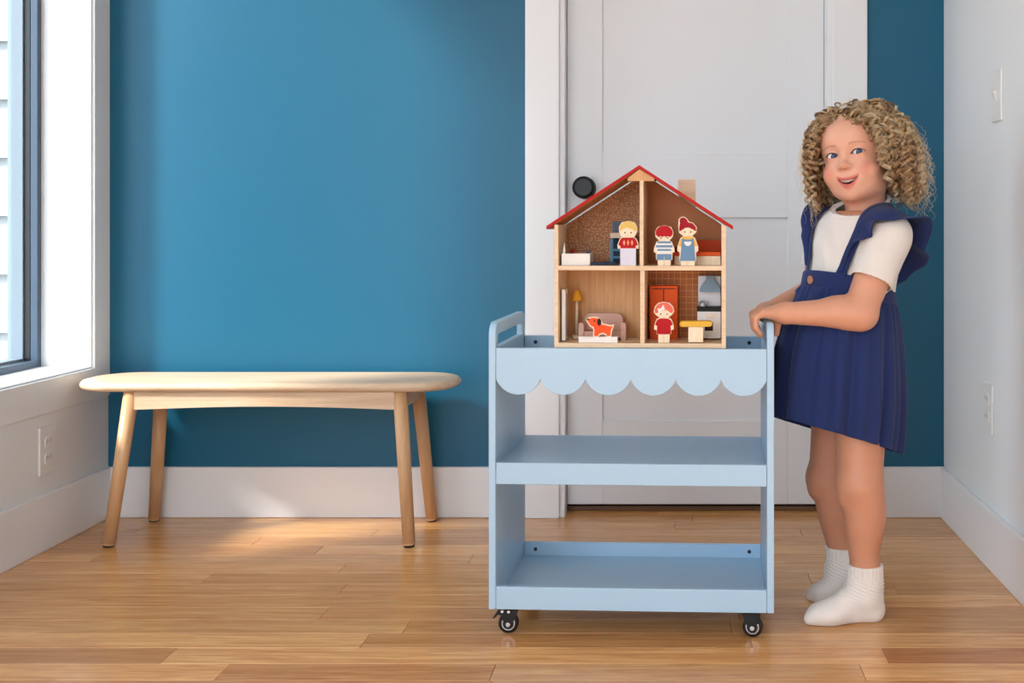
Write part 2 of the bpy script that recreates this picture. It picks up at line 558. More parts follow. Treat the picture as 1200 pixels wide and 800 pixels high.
outlet('wall_outlet', XL, y, z, 1, 'white double power outlet low on the wall under the window')
y, z = side_pt(1159.5, 478, XR)
outlet('wall_outlet', XR, y, z, -1, 'white double power outlet on the right-hand wall above its baseboard')
y, z = side_pt(1170, 112, XR)
outlet('light_switch', XR, y, z, -1, 'white toggle light switch high on the right-hand wall', True)

# ------------------------------------------------------------------ bench
bench = empty('bench', (-0.997, 2.772, 0))
tag(bench, 'long pale oak bench with rounded ends standing against the blue wall', 'bench')
def rrect(hx, hy, r, n=14):
    pts = []
    for cx, cy, a0 in ((hx - r, hy - r, 0), (-hx + r, hy - r, 90), (-hx + r, -hy + r, 180), (hx - r, -hy + r, 270)):
        for i in range(n + 1):
            t = math.radians(a0 + 90.0 * i / n)
            pts.append((cx + r * math.cos(t), cy + r * math.sin(t)))
    return pts
prof = [(0.030, 0.3655), (0.010, 0.3675), (0.003, 0.3715), (0.0, 0.3775), (0.0015, 0.383), (0.006, 0.3875), (0.014, 0.3895), (0.028, 0.3900)]
V, F = [], []
n = None
HXB, HYB = 0.4665, 0.114
for (ins, zz) in prof:
    ps = rrect(HXB - ins, HYB - ins, 0.105 - ins)
    n = len(ps)
    V += [(p[0], p[1], zz) for p in ps]
for k in range(len(prof) - 1):
    for i in range(n):
        F.append((k * n + i, k * n + (i + 1) % n, (k + 1) * n + (i + 1) % n, (k + 1) * n + i))
F.append(tuple(range(n))[::-1])
F.append(tuple((len(prof) - 1) * n + i for i in range(n)))
seat = link('seat', V, F, M['bench'], bench, smooth=True)
def leg(xb, yb, xt, yt):
    l = MB().lathe([(0.0138, 0.002), (0.0148, 0.006), (0.0172, 0.25), (0.0172, 1.0)][:1] + [(0.0148, 0.004)] , (0, 0, 0)) if False else None
    m = MB()
    a, b = Vector((xb, yb, 0.004)), Vector((xt, yt, 0.366))
    m.cyl(a, a + (b - a) * 0.01, 0.0135, 0.0148, 20)
    m.cyl(a + (b - a) * 0.01, b, 0.0148, 0.0178, 20)
    o = m.build('leg', M['bench_leg'], bench)
    MB().cyl((xb, yb, 0.0), (xb, yb, 0.0045), 0.0125, n=16).build('foot_pad', M['pad'], o)
yfb, yrb = 2.655 - 2.772, 2.888 - 2.772
leg(-1.352 + 1, yfb, -1.312 + 1, yfb + 0.030)
leg(-0.633 + 1, yfb, -0.662 + 1, yfb + 0.030)
leg(-1.352 + 1, yrb, -1.318 + 1, yrb - 0.030)
leg(-0.629 + 1, yrb, -0.660 + 1, yrb - 0.030)
def apron(y0, y1):
    pts = [(-0.305, 0.3665), (-0.305, 0.324)]
    for i in range(1, 24):
        t = i / 24
        pts.append((-0.305 + 0.64 * t, 0.324 + 0.008 * math.sin(math.pi * t)))
    pts += [(0.335, 0.324), (0.335, 0.3665)]
    return MB().prism(pts, y1 - y0, lambda p, d: (p[0], y0 + d, p[1])).build('apron', M['bench'], bench)
apron(-0.100, -0.080)
apron(0.080, 0.100)
bx('apron', -0.325, -0.305, -0.079, 0.079, 0.326, 0.366, M['bench'], bench)
bx('apron', 0.328, 0.348, -0.079, 0.079, 0.326, 0.366, M['bench'], bench)

# ------------------------------------------------------------------ play cart
TH = math.radians(2.45)
OX, OY = -0.341, 2.057
CU = (math.cos(TH), -math.sin(TH))
CV = (math.sin(TH), math.cos(TH))
def toworld(u, v): return (OX + u * CU[0] + v * CV[0], OY + u * CU[1] + v * CV[1])
def Hc(px, py, v):
    """cart-local (u, z) of a photo pixel on the plane at cart depth v"""
    k = (px - VX) / FPX
    u = (k * (OY + v * CV[1]) - OX - v * CV[0]) / (CU[0] - k * CU[1])
    Y = OY + u * CU[1] + v * CV[1]
    return u, CZ - (py - VY) * Y / FPX
cart = empty('play_cart', (OX, OY, 0), -TH)
tag(cart, 'pale blue wooden play cart on casters with three trays and a scalloped front edge', 'cart')
CWd, CDp, PT = 0.528, 0.312, 0.0132
Z0, ZT = 0.0545, 0.586
def side_panel(u0):
    r = 0.028
    out = [(0, Z0)]
    for i in range(9):
        t = math.radians(180 - 90 * i / 8)
        out.append((r + r * math.cos(t), ZT - r + r * math.sin(t)))
    for i in range(9):
        t = math.radians(90 - 90 * i / 8)
        out.append((CDp - r + r * math.cos(t), ZT - r + r * math.sin(t)))
    out.append((CDp, Z0))
    # hand hole: rounded rectangle
    ha, hb, hz0, hz1, hr = 0.022, CDp - 0.026, 0.5385, 0.5625, 0.006
    hole = []
    for cx, cz, a0 in ((hb - hr, hz1 - hr, 0), (ha + hr, hz1 - hr, 90), (ha + hr, hz0 + hr, 180), (hb - hr, hz0 + hr, 270)):
        for i in range(5):
            t = math.radians(a0 + 90 * i / 4)
            hole.append((cx + hr * math.cos(t), cz + hr * math.sin(t)))
    bm = bmesh.new()
    def loop(pts, x): return [bm.verts.new((x, p[0], p[1])) for p in pts]
    o0, h0 = loop(out, u0), loop(hole, u0)
    es = [bm.edges.new((l[i], l[(i + 1) % len(l)])) for l in (o0, h0) for i in range(len(l))]
    bmesh.ops.triangle_fill(bm, edges=es, use_beauty=True)
    fs = bm.faces[:]
    ret = bmesh.ops.extrude_face_region(bm, geom=fs)
    for v in [g for g in ret['geom'] if isinstance(g, bmesh.types.BMVert)]:
        v.co.x += PT
    bmesh.ops.recalc_face_normals(bm, faces=bm.faces[:])
    me = bpy.data.meshes.new('side_panel')
    bm.to_mesh(me)
    bm.free()
    me.materials.append(M['cart'])
    o = bpy.data.objects.new('side_panel', me)
    o.parent = cart
    COL.objects.link(o)
    bv = o.modifiers.new('bevel', 'BEVEL')
    bv.width = 0.0018
    bv.segments = 2
    bv.angle_limit = math.radians(40)
    return o
side_panel(0.0)
side_panel(CWd - PT)
ua, ub = PT + 0.0004, CWd - PT - 0.0004
bx('shelf', ua, ub, 0.0125, CDp - 0.0125, Z0 + 0.001, Z0 + 0.013, M['cart'], cart)
bx('front_lip', ua, ub, 0.0005, 0.0122, Z0, 0.0965, M['cart'], cart, 0.0015)
rl = bx('back_rail', ua, ub, CDp - 0.0122, CDp - 0.0005, Z0, 0.0945, M['cart'], cart, 0.0015)
bx('shelf', ua, ub, 0.0125, CDp - 0.001, 0.307, 0.3205, M['cart'], cart)
bx('front_lip', ua, ub, 0.0005, 0.0122, 0.2865, 0.3265, M['cart'], cart, 0.0015)
TF = 0.497     # top tray floor
bx('shelf', ua, ub, 0.0125, CDp - 0.0125, TF - 0.012, TF, M['cart'], cart)
rt = bx('back_rail', ua, ub, CDp - 0.0122, CDp - 0.0005, 0.475, 0.5335, M['cart'], cart, 0.0015)
# scalloped front: six round scallops
vz, cz_, bz = 0.539, 0.4815, 0.4525
pts = [(ub, vz), (ua, vz), (ua, cz_)]
N6 = 6
cw = (ub - ua) / N6
sag = cz_ - bz
R = ((cw / 2) ** 2 + sag ** 2) / (2 * sag)
for k in range(N6):
    xc, zc = ua + (k + 0.5) * cw, bz + R
    a = math.asin(min(1, (cw / 2) / R))
    for i in range(1, 17):
        t = -a + 2 * a * i / 16
        pts.append((xc + R * math.sin(t), zc - R * math.cos(t)))
pts[-1] = (ub, cz_)
sc = MB().prism(pts, 0.0117, lambda p, d: (p[0], 0.0005 + d, p[1])).build('scalloped_front', M['cart'], cart)
bv = sc.modifiers.new('bevel', 'BEVEL'); bv.width = 0.0012; bv.segments = 2; bv.angle_limit = math.radians(50)
for par, zz in ((rl, 0.0805), (rt, 0.520)):
    for uu in (ua + 0.024, ub - 0.024):
        s_ = MB().lathe([(0.0040, 0), (0.0040, 0.0008), (0.0026, 0.0014)], (uu, CDp - 0.0123, zz), (0, -1, 0), 14).build('screw', M['screw'], par)
def caster(u, v, ang, brake):
    c = empty('caster', (u, v, 0), ang)
    # the part itself is the fork mesh, carrying wheel and hub
    bpy.data.objects.remove(c)
    fk = MB()
    fk.box(-0.021, 0.021, -0.017, 0.017, 0.0500, 0.0543, 0.001)
    fk.cyl((0, 0, 0.044), (0, 0, 0.0502), 0.0135, n=18)
    for s in (-1, 1):
        fk.prism([(-0.014, 0.0455), (0.019, 0.0455), (0.004, 0.014), (-0.003, 0.0135), (-0.013, 0.030)], 0.0018, lambda p, d, s=s: (p[0] - 0.004, s * 0.0115 + d - 0.0009, p[1]))
    fk.box(-0.018, 0.013, -0.0112, 0.0112, 0.0425, 0.0455)
    o = fk.build('caster', M['black_metal'], cart)
    o.location = (u, v, 0)
    o.rotation_euler = (0, 0, ang)
    wx, wz = -0.005, 0.0188
    wv = MB().lathe([(0.012, -0.0085), (0.0168, -0.0085), (0.0186, -0.006), (0.0188, 0), (0.0186, 0.006), (0.0168, 0.0085), (0.012, 0.0085)], (wx, 0, wz), (0, 1, 0), 28).build('wheel', M['rubber'], o)
    MB().lathe([(0.0118, -0.0092), (0.0132, -0.0088), (0.0132, 0.0088), (0.0118, 0.0092)], (wx, 0, wz), (0, 1, 0), 28).build('wheel_rim', M['steel'], o)
    MB().lathe([(0.0100, -0.0098), (0.0104, -0.0094), (0.0104, 0.0094), (0.0100, 0.0098)], (wx, 0, wz), (0, 1, 0), 24).build('wheel_disc', M['rubber'], o)
    MB().lathe([(0.0038, -0.0150), (0.0050, -0.0140), (0.0050, 0.0140), (0.0038, 0.0150)], (wx, 0, wz), (0, 1, 0), 8).build('axle_bolt', M['steel'], o)
    if brake:
        b = MB().prism([(-0.012, 0.042), (-0.026, 0.040), (-0.034, 0.030), (-0.0315, 0.0285), (-0.024, 0.036), (-0.012, 0.034)], 0.018, lambda p, d: (p[0], -0.009 + d, p[1])).build('brake_lever', M['black_metal'], o)
        MB().cyl((-0.016, -0.0125, 0.043), (-0.016, 0.0125, 0.043), 0.0028, n=10).cyl((-0.004, -0.0135, 0.0425), (-0.004, 0.0135, 0.0425), 0.0028, n=10).build('rivet', M['steel'], o)
    return o
caster(0.036, 0.036, math.radians(4), True)
caster(CWd - 0.043, 0.036, math.radians(172), False)
caster(0.036, CDp - 0.036, math.radians(20), False)
caster(CWd - 0.043, CDp - 0.036, math.radians(160), False)

# ------------------------------------------------------------------ dollhouse standing in the top tray
def painted(name, r, g, b, rough=0.6):
    m = mk(name, rgb(r, g, b), rough, 0.04, 300, 0.02, 20)
    m.node_tree.nodes['Principled BSDF'].inputs['Specular IOR Level'].default_value = 0.25
    return m
P_ = {
    'red': painted('toy_red', 178, 12, 24), 'darkred': painted('toy_crimson', 156, 10, 30), 'yellow': painted('toy_yellow', 226, 176, 62),
    'blond': painted('toy_blond', 228, 190, 104), 'white': painted('toy_white', 232, 228, 222), 'lav': painted('toy_pale_lilac', 214, 214, 232),
    'blue': painted('toy_denim_blue', 104, 140, 172), 'slate': painted('toy_slate_blue', 92, 104, 120), 'teal': painted('toy_teal_blue', 76, 120, 146),
    'navy': painted('toy_navy', 40, 58, 76), 'orange': painted('toy_orange', 218, 84, 24), 'rust': painted('toy_rust_orange', 196, 66, 20),
    'coral': painted('toy_coral', 226, 108, 92), 'dogorange': painted('toy_dog_orange', 236, 84, 34), 'dark': painted('toy_dark_ink', 40, 28, 28),
    'black': painted('toy_black', 26, 26, 28), 'pink': painted('toy_dusty_pink', 206, 164, 148), 'silver': mk('toy_silver', rgb(176, 176, 176), 0.4, metallic=0.5),
    'peach': painted('toy_peach', 240, 150, 116), 'skin': painted('toy_pale_face', 243, 222, 196), 'mustard': painted('toy_mustard', 222, 158, 44),
    'hood': painted('toy_hood_grey_blue', 124, 150, 168), 'beige': painted('toy_beige', 204, 186, 164),
}
def grid_paper(name, base, line, size, wid):
    """flat printed wall paper: tile grid"""
    m = bpy.data.materials.new(name)
    m.use_nodes = True
    nt = m.node_tree
    b = nt.nodes['Principled BSDF']
    b.inputs['Roughness'].default_value = 0.6
    tc = nt.nodes.new('ShaderNodeTexCoord')
    br = nt.nodes.new('ShaderNodeTexBrick')
    br.offset = 0.0
    br.inputs['Color1'].default_value = base
    br.inputs['Color2'].default_value = base
    br.inputs['Mortar'].default_value = line
    br.inputs['Scale'].default_value = 1.0
    br.inputs['Brick Width'].default_value = size
    br.inputs['Row Height'].default_value = size
    br.inputs['Mortar Size'].default_value = wid
    br.inputs['Mortar Smooth'].default_value = 0.3
    mp = nt.nodes.new('ShaderNodeMapping')
    mp.inputs['Rotation'].default_value = (math.pi / 2, 0, 0)
    nt.links.new(tc.outputs['Object'], mp.inputs[0])
    nt.links.new(mp.outputs[0], br.inputs['Vector'])
    nt.links.new(br.outputs['Color'], b.inputs['Base Color'])
    return m
def dot_paper(name, base, dot):
    m = bpy.data.materials.new(name)
    m.use_nodes = True
    nt = m.node_tree
    b = nt.nodes['Principled BSDF']
    b.inputs['Roughness'].default_value = 0.6
    tc = nt.nodes.new('ShaderNodeTexCoord')
    vo = nt.nodes.new('ShaderNodeTexVoronoi')
    vo.inputs['Scale'].default_value = 230
    vo.inputs['Randomness'].default_value = 0.55
    nt.links.new(tc.outputs['Object'], vo.inputs['Vector'])
    cr = nt.nodes.new('ShaderNodeValToRGB')
    cr.color_ramp.elements[0].position = 0.30
    cr.color_ramp.elements[0].color = dot
    cr.color_ramp.elements[1].position = 0.40
    cr.color_ramp.elements[1].color = base
    nt.links.new(vo.outputs['Distance'], cr.inputs[0])
    nt.links.new(cr.outputs[0], b.inputs['Base Color'])
    return m
M['paper_dots'] = dot_paper('dotted_brown_paper', rgb(160, 102, 58), rgb(200, 154, 106))
M['paper_plain'] = mk('plain_tan_paper', rgb(176, 110, 60), 0.6, 0.0, 50, 0.05, 12)
M['paper_tile'] = grid_paper('tiled_brown_paper', rgb(178, 102, 44), rgb(214, 156, 98), 0.0118, 0.0006)

VHF, VHD = 0.014, 0.122          # house front (cart depth) and depth
VHB = VHF + VHD
SH = None
def U(px, v=VHF): return Hc(px, 300, v)[0]
def Z(py, v=VHF, px=750): return Hc(px, py, v)[1]
house = empty('dollhouse', toworld(U(750), VHF) + (TF,), -TH)
tag(house, 'wooden toy house with a red gabled roof standing in the top tray of the cart', 'dollhouse')
u00, z00 = U(750), TF
# house-local: x = u-u00, y = v-VHF, z = z-TF
def HX(px, d=0.0): return Hc(px, 300, VHF + d)[0] - u00
def HZ(py, d=0.0, px=750): return Hc(px, py, VHF + d)[1] - TF
ANCH = 0
xl0, xl1, xr1, xr0 = HX(649.5), HX(654.2), HX(845.6), HX(850.8)
zfl0, zfl1 = HZ(407.6), HZ(402.2)
zm0, zm1 = HZ(316.8), HZ(311.4)
zridge = HZ(193.5)
xc = HX(749.3)
slope = (HZ(193.5) - HZ(265)) / (HX(749.3) - HX(640))
def roof_z(x): return zridge - slope * abs(x - xc)
RT = 0.0052
def under(x): return roof_z(x) - RT * math.sqrt(1 + slope * slope)
WT = 0.006
ze = under(xl0) - 0.0005
bx('side_wall', xl0, xl1, 0, VHD, 0.0005, ze, M['ply'], house, 0.0006)
bx('side_wall', xr1, xr0, 0, VHD, 0.0005, under(xr0) - 0.0005, M['ply'], house, 0.0006)
bx('base_board', xl1, xr1, 0.0, VHD, zfl0, zfl1, M['ply'], house, 0.0006)
bx('upper_floor', xl1 - 0.001, xr1 + 0.001, 0.0002, VHD - 0.004, zm0, zm1, M['ply'], house, 0.0006)
pw0, pw1 = HX(750.2), HX(756.6)
bx('partition', pw0, pw1 - 0.002, 0.0004, VHD - 0.004, zfl1 + 0.0003, zm0 - 0.0003, M['ply'], house, 0.0005)
bx('partition', pw0 - 0.001, pw1 - 0.004, 0.0004, VHD - 0.004, zm1 + 0.0003, HZ(211.5), M['ply'], house, 0.0005)
# ridge block: triangle with a flat bar
tri = [(HX(735.5), HZ(212)), (HX(766.5), HZ(212)), (HX(766.5), HZ(208.5)), (xc, under(xc) - 0.001), (HX(735.5), HZ(208.5))]
MB().prism(tri, 0.030, lambda p, d: (p[0], 0.0006 + d, p[1])).build('ridge_block', M['ply_in'], house)
# roof: two red boards with thickness
def roof_board(s):
    xe = HX(640.5) if s < 0 else HX(859)
    pts = [(xc, roof_z(xc)), (xe, roof_z(xe)), (xe, under(xe)), (xc, under(xc))]
    o = MB().prism(pts, VHD + 0.006, lambda p, d: (p[0], -0.003 + d, p[1])).build('roof_board', M['roof_red'], house)
    pts = [(xc + s * 0.012, under(xc + s * 0.012) - 0.0002), (xe - s * 0.013, under(xe - s * 0.013) - 0.0002), (xe - s * 0.013, under(xe - s * 0.013) - 0.0012), (xc + s * 0.012, under(xc + s * 0.012) - 0.0012)]
    MB().prism(pts, VHD - 0.006, lambda p, d: (p[0], 0.0012 + d, p[1])).build('roof_lining', M['paper_plain'], o)
roof_board(-1)
roof_board(1)
# back walls (four rooms), leaving a narrow slit of daylight under the roof
yb0, yb1 = VHD - 0.004, VHD
gap = 0.0042
def back(name, xa, xb, za, zb, mat, gable):
    if gable:
        pts = [(xa, za), (xb, za)]
        for t in np.linspace(1, 0, 8):
            x = xa + (xb - xa) * t
            pts.append((x, under(x) - gap))
    else:
        pts = [(xa, za), (xb, za), (xb, zb), (xa, zb)]
    return MB().prism(pts, yb1 - yb0, lambda p, d: (p[0], yb0 + d, p[1])).build(name, mat, house)
back('back_wall', xl1 + 0.0002, pw0 + 0.002, zm1, 0, M['paper_dots'], True)['label'] = 'brown wallpaper with pale dots'
back('back_wall', pw0 + 0.0022, xr1 - 0.0002, zm1, 0, M['paper_plain'], True)
back('back_wall', xl1 + 0.0002, pw0 + 0.002, zfl1, zm1 - 0.0002, M['ply_in'], False)
back('back_wall', pw0 + 0.0022, xr1 - 0.0002, zfl1, zm1 - 0.0002, M['paper_tile'], False)['label'] = 'brown tiled wallpaper with pale lines'
# chimney behind the right slope
dch = VHD + 0.012
bx('chimney', HX(795, dch), HX(815, dch), VHD + 0.0035, VHD + 0.030, HZ(262, dch), HZ(210.5, dch), M['ply'], house, 0.0008)
MB().cyl((HX(768, 0), -0.0012, HZ(211)), (HX(768, 0), 0.004, HZ(211)), 0.0022, n=12).build('peg', P_['dark'], house)

# --- helpers for the flat wooden toys -------------------------------------
def toy(name, px, py, d, label, cat, group=None):
    """root at a spot on the house floor; d = depth behind the house front"""
    u, z = Hc(px, py, VHF + d)
    r = empty(name, toworld(u, VHF + d) + (z,), -TH)
    tag(r, label, cat, group)
    r['_o'] = (u, z, d)
    return r
def org(r): return r['_o']
def tq(r, px, py, dd=0.0):
    """toy-local (x, z) of a photo pixel on the plane dd behind the toy root"""
    u0, z0, d = org(r)
    u, z = Hc(px, py, VHF + d + dd)
    return u - u0, z - z0
def plate(r, name, pts, y0, th, mat, parent=None, label=None):
    """extruded outline given in photo pixels, front face at toy depth y0"""
    q = [tq(r, p[0], p[1], y0) for p in pts]
    o = MB().prism(q, th, lambda p, d: (p[0], y0 + d, p[1])).build(name, mat, parent or r)
    if label: o['label'] = label
    return o
def oval(cx, cy, rx, ry, n=24, a0=0, a1=360):
    full = abs(a1 - a0) >= 359
    m = n if full else n + 1
    return [(cx + rx * math.cos(math.radians(a0 + (a1 - a0) * i / n)), cy + ry * math.sin(math.radians(a0 + (a1 - a0) * i / n))) for i in range(m)]
def grow(pts, d):
    """outline pushed outwards by d pixels"""
    a = sum(pts[i][0] * pts[(i + 1) % len(pts)][1] - pts[(i + 1) % len(pts)][0] * pts[i][1] for i in range(len(pts)))
    sg = 1 if a > 0 else -1
    out = []
    n = len(pts)
    for i in range(n):
        p, q, s = pts[i - 1], pts[i], pts[(i + 1) % n]
        n1 = Vector((q[1] - p[1], p[0] - q[0])); n2 = Vector((s[1] - q[1], q[0] - s[0]))
        if n1.length < 1e-6 or n2.length < 1e-6: out.append(q); continue
        n1.normalize(); n2.normalize()
        m = n1 + n2
        if m.length < 0.2: m = n1
        m.normalize()
        k = min(2.0, 1.0 / max(0.4, m.dot(n1)))
        out.append((q[0] + m.x * d * k * sg, q[1] + m.y * d * k * sg))
    return out
def tbox(r, name, x0, x1, y0, y1, pz0, pz1, mat, parent=None, bev=0.0006, label=None):
    """box from photo x0..x1 and y pz0(top)..pz1(bottom), depths y0..y1 behind the root"""
    a = tq(r, x0, pz1, y0)
    b = tq(r, x1, pz0, y0)
    o = bx(name, a[0], b[0], y0, y1, a[1], b[1], mat, parent or r, bev)
    if label: o['label'] = label
    return o
INK = 0.0004
FG = 'wooden family dolls in the toy house'
def doll(name, cx, top, bot, label, spec):
    r = toy(name, cx, bot, 0.004, label, 'doll', FG)
    spec(r, cx)
    return r
def face(r, cx, cy, hw, dx=0.0):
    for s in (-1, 1):
        plate(r, 'eye', oval(cx + dx + s * hw, cy, 0.85, 0.85, 10), -2 * INK, INK, P_['dark'])
    plate(r, 'mouth', [(cx + dx - 1.3, cy + 3.2), (cx + dx, cy + 3.9), (cx + dx + 1.3, cy + 3.2), (cx + dx, cy + 4.3)], -2 * INK, INK, P_['coral'])
TW = 0.011
def boy_blond(r, c):
    base = 311.2
    sil = [(c - 9.2, base), (c - 9.2, 291), (c - 12, 291.5), (c - 12.6, 287), (c - 10, 280), (c - 7, 278), (c - 10.5, 272), (c - 10.8, 266), (c - 7.5, 260.5), (c, 258.6), (c + 7.5, 260.5), (c + 10.8, 266), (c + 10.5, 272), (c + 7, 278), (c + 10, 280), (c + 12.6, 287), (c + 12, 291.5), (c + 9.2, 291), (c + 9.2, base)]
    plate(r, 'body', sil, 0, TW, M['toywood'])
    hair = oval(c, 269, 10.2, 9.8, 20, 175, 365) + [(c + 8, 271), (c + 5, 268.5), (c - 2, 266.5), (c - 6, 268.5), (c - 9, 271)]
    plate(r, 'hair', hair, -INK, INK * 1.5, P_['blond'])
    sh = [(c - 6.5, 278.3), (c + 6.5, 278.3), (c + 9.5, 281), (c + 11.5, 287), (c + 9, 288), (c + 8.8, 290.8), (c - 8.8, 290.8), (c - 9, 288), (c - 11.5, 287), (c - 9.5, 281)]
    plate(r, 'shirt', sh, -INK, INK * 1.5, P_['red'])
    for k in (-4.6, 0, 4.6):
        plate(r, 'diamond', [(c + k, 280.5), (c + k + 1.5, 284.3), (c + k, 288), (c + k - 1.5, 284.3)], -2 * INK, INK, P_['peach'])
    plate(r, 'trousers', [(c - 9, 291.2), (c + 9, 291.2), (c + 9, base - 0.4), (c + 0.4, base - 0.4), (c + 0.4, 297), (c - 0.4, 297), (c - 0.4, base - 0.4), (c - 9, base - 0.4)], -INK, INK * 1.5, P_['lav'])
    face(r, c, 272.5, 3.6)
def boy_red(r, c):
    base = 311.2
    sil = [(c - 7.5, base), (c - 7.5, 305), (c - 9.5, 304), (c - 9.5, 296), (c - 12, 295.5), (c - 12, 291), (c - 9, 283.5), (c - 6, 281.5), (c - 10, 277.5), (c - 10.8, 272), (c - 8, 266), (c, 263.6), (c + 8, 266), (c + 10.8, 272), (c + 10, 277.5), (c + 6, 281.5), (c + 9, 283.5), (c + 12, 291), (c + 12, 295.5), (c + 9.5, 296), (c + 9.5, 304), (c + 7.5, 305), (c + 7.5, base)]
    plate(r, 'body', sil, 0, TW, M['toywood'])
    hair = oval(c, 273, 10, 8.8, 18, 170, 370)
    for i in range(9):
        hair.append((c + 8.5 - 2.1 * i, 276.4 + (1.3 if i % 2 else 0)))
    plate(r, 'hair', hair, -INK, INK * 1.5, P_['red'])
    plate(r, 'shirt', [(c - 6, 282.5), (c + 6, 282.5), (c + 9, 285), (c + 11, 291), (c + 8, 292), (c + 8, 297.3), (c - 8, 297.3), (c - 8, 292), (c - 11, 291), (c - 9, 285)], -INK, INK * 1.5, P_['white'])
    for (a, b, hw) in ((282.7, 285.0, 7.6), (287.2, 289.8, 9.6), (291.6, 293.8, 8.0)):
        plate(r, 'stripe', [(c - hw, a), (c + hw, a), (c + hw + 0.3, b), (c - hw - 0.3, b)], -2 * INK, INK, P_['blue'])
    plate(r, 'shorts', [(c - 8.6, 297.6), (c + 8.6, 297.6), (c + 8.8, 304.6), (c + 0.3, 304.6), (c + 0.3, 301), (c - 0.3, 301), (c - 0.3, 304.6), (c - 8.8, 304.6)], -INK, INK * 1.5, P_['blue'])
    plate(r, 'leg_gap', [(c - 0.35, 305), (c + 0.35, 305), (c + 0.35, base - 0.3), (c - 0.35, base - 0.3)], -INK, INK, P_['beige'])
    face(r, c, 278.6, 3.8)
def woman(r, c):
    base = 311.2
    sil = [(c - 8, base), (c - 8, 306), (c - 10, 305.5), (c - 9.5, 296), (c - 12.3, 294), (c - 12.3, 289), (c - 8.5, 279), (c - 5, 276.5), (c - 10.4, 272.5), (c - 11.2, 264.5), (c - 10.8, 257), (c - 8, 254.2), (c - 4, 253.8), (c - 0.5, 256.5), (c + 1, 259.5), (c + 6, 260.8), (c + 10.4, 266), (c + 9.8, 272), (c + 5, 276.5), (c + 8.5, 279), (c + 12.3, 289), (c + 12.3, 294), (c + 9.5, 296), (c + 10, 305.5), (c + 8, 306), (c + 8, base)]
    plate(r, 'body', sil, 0, TW, M['toywood'])
    hair = [(c - 10.0, 271), (c - 10.0, 266), (c - 9.2, 261.5), (c - 9.8, 258), (c - 8.2, 255.3), (c - 4.5, 254.6), (c - 1.2, 257), (c + 0.5, 260.5), (c + 5.5, 261.5), (c + 9.4, 266), (c + 9.6, 271), (c + 6, 268.8), (c + 1, 266.5), (c - 3, 267), (c - 7, 269.6)]
    plate(r, 'hair', hair, -INK, INK * 1.5, P_['darkred'])
    plate(r, 'top', [(c - 4.5, 277.2), (c + 4.5, 277.2), (c + 8.5, 280.5), (c + 11, 288), (c + 8, 289), (c - 8, 289), (c - 11, 288), (c - 8.5, 280.5)], -INK, INK * 1.5, P_['yellow'])
    plate(r, 'dungarees', [(c - 6.8, 280), (c - 5.6, 278.6), (c - 4.4, 280.4), (c + 4.4, 280.4), (c + 5.6, 278.6), (c + 6.8, 280), (c + 7.6, 288), (c + 9.0, 305.6), (c - 9.0, 305.6), (c - 7.6, 288)], -2 * INK, INK * 1.6, P_['blue'])
    plate(r, 'bib_pocket', oval(c, 283, 4.4, 5.2, 14, 0, 180), -3 * INK, INK * 1.4, P_['white'])
    plate(r, 'leg_gap', [(c - 0.35, 306), (c + 0.35, 306), (c + 0.35, base - 0.3), (c - 0.35, base - 0.3)], -INK, INK, P_['beige'])
    face(r, c, 271.8, 3.6)
def girl_doll(r, c):
    base = 401.6
    sil = [(c - 6.5, base), (c - 6.5, 392), (c - 8.5, 391), (c - 8.4, 386.5), (c - 11.5, 386), (c - 11.2, 380.5), (c - 8.5, 374), (c - 5, 372), (c - 9.6, 368.6), (c - 12, 365.2), (c - 10.8, 359.5), (c - 7, 355.2), (c, 353.6), (c + 7, 355.2), (c + 10.8, 359.5), (c + 12, 365.2), (c + 9.6, 368.6), (c + 5, 372), (c + 8.5, 374), (c + 11.2, 380.5), (c + 11.5, 386), (c + 8.4, 386.5), (c + 8.5, 391), (c + 6.5, 392), (c + 6.5, base)]
    plate(r, 'body', sil, 0, TW, M['toywood'])
    hair = oval(c, 364.5, 10.8, 10.1, 20, 180, 360) + [(c + 9.5, 366.8), (c + 6.5, 365.5), (c + 3, 363), (c - 4, 364.5), (c - 8, 366.8), (c - 10, 366.8)]
    plate(r, 'hair', hair, -INK, INK * 1.5, P_['coral'])
    plate(r, 'hair_bow', [(c - 7.5, 361), (c - 3.8, 361.5), (c - 0.5, 356.8), (c + 1.4, 362.8), (c - 2.2, 363.8), (c - 6.3, 366.6)], -2 * INK, INK * 1.4, P_['white'])
    dr = [(c - 4.5, 373), (c + 4.5, 373), (c + 8.3, 375.3), (c + 10.4, 380.6), (c + 8, 381.6), (c + 8.2, 390.2)]
    for i in range(1, 12):
        dr.append((c + 8.2 - 16.4 * i / 12, 391.2 + (0.9 if i % 2 else -0.2)))
    dr += [(c - 8.2, 390.2), (c - 8, 381.6), (c - 10.4, 380.6), (c - 8.3, 375.3)]
    plate(r, 'dress', dr, -INK, INK * 1.5, P_['red'])
    plate(r, 'leg_gap', [(c - 0.35, 392), (c + 0.35, 392), (c + 0.35, base - 0.3), (c - 0.35, base - 0.3)], -INK, INK, P_['beige'])
    face(r, c, 368.0, 3.7)
doll('wooden_doll', 736, 259, 311.2, 'flat wooden boy doll with blond hair and red shirt upstairs', boy_blond)
doll('wooden_doll', 778.3, 264, 311.2, 'flat wooden boy doll with red hair and striped shirt upstairs', boy_red)
doll('wooden_doll', 806, 254, 311.2, 'flat wooden woman doll with red hair bun and blue dungarees', woman)
doll('wooden_doll', 778, 354, 401.6, 'flat wooden girl doll in red dress by the orange wardrobe', girl_doll)

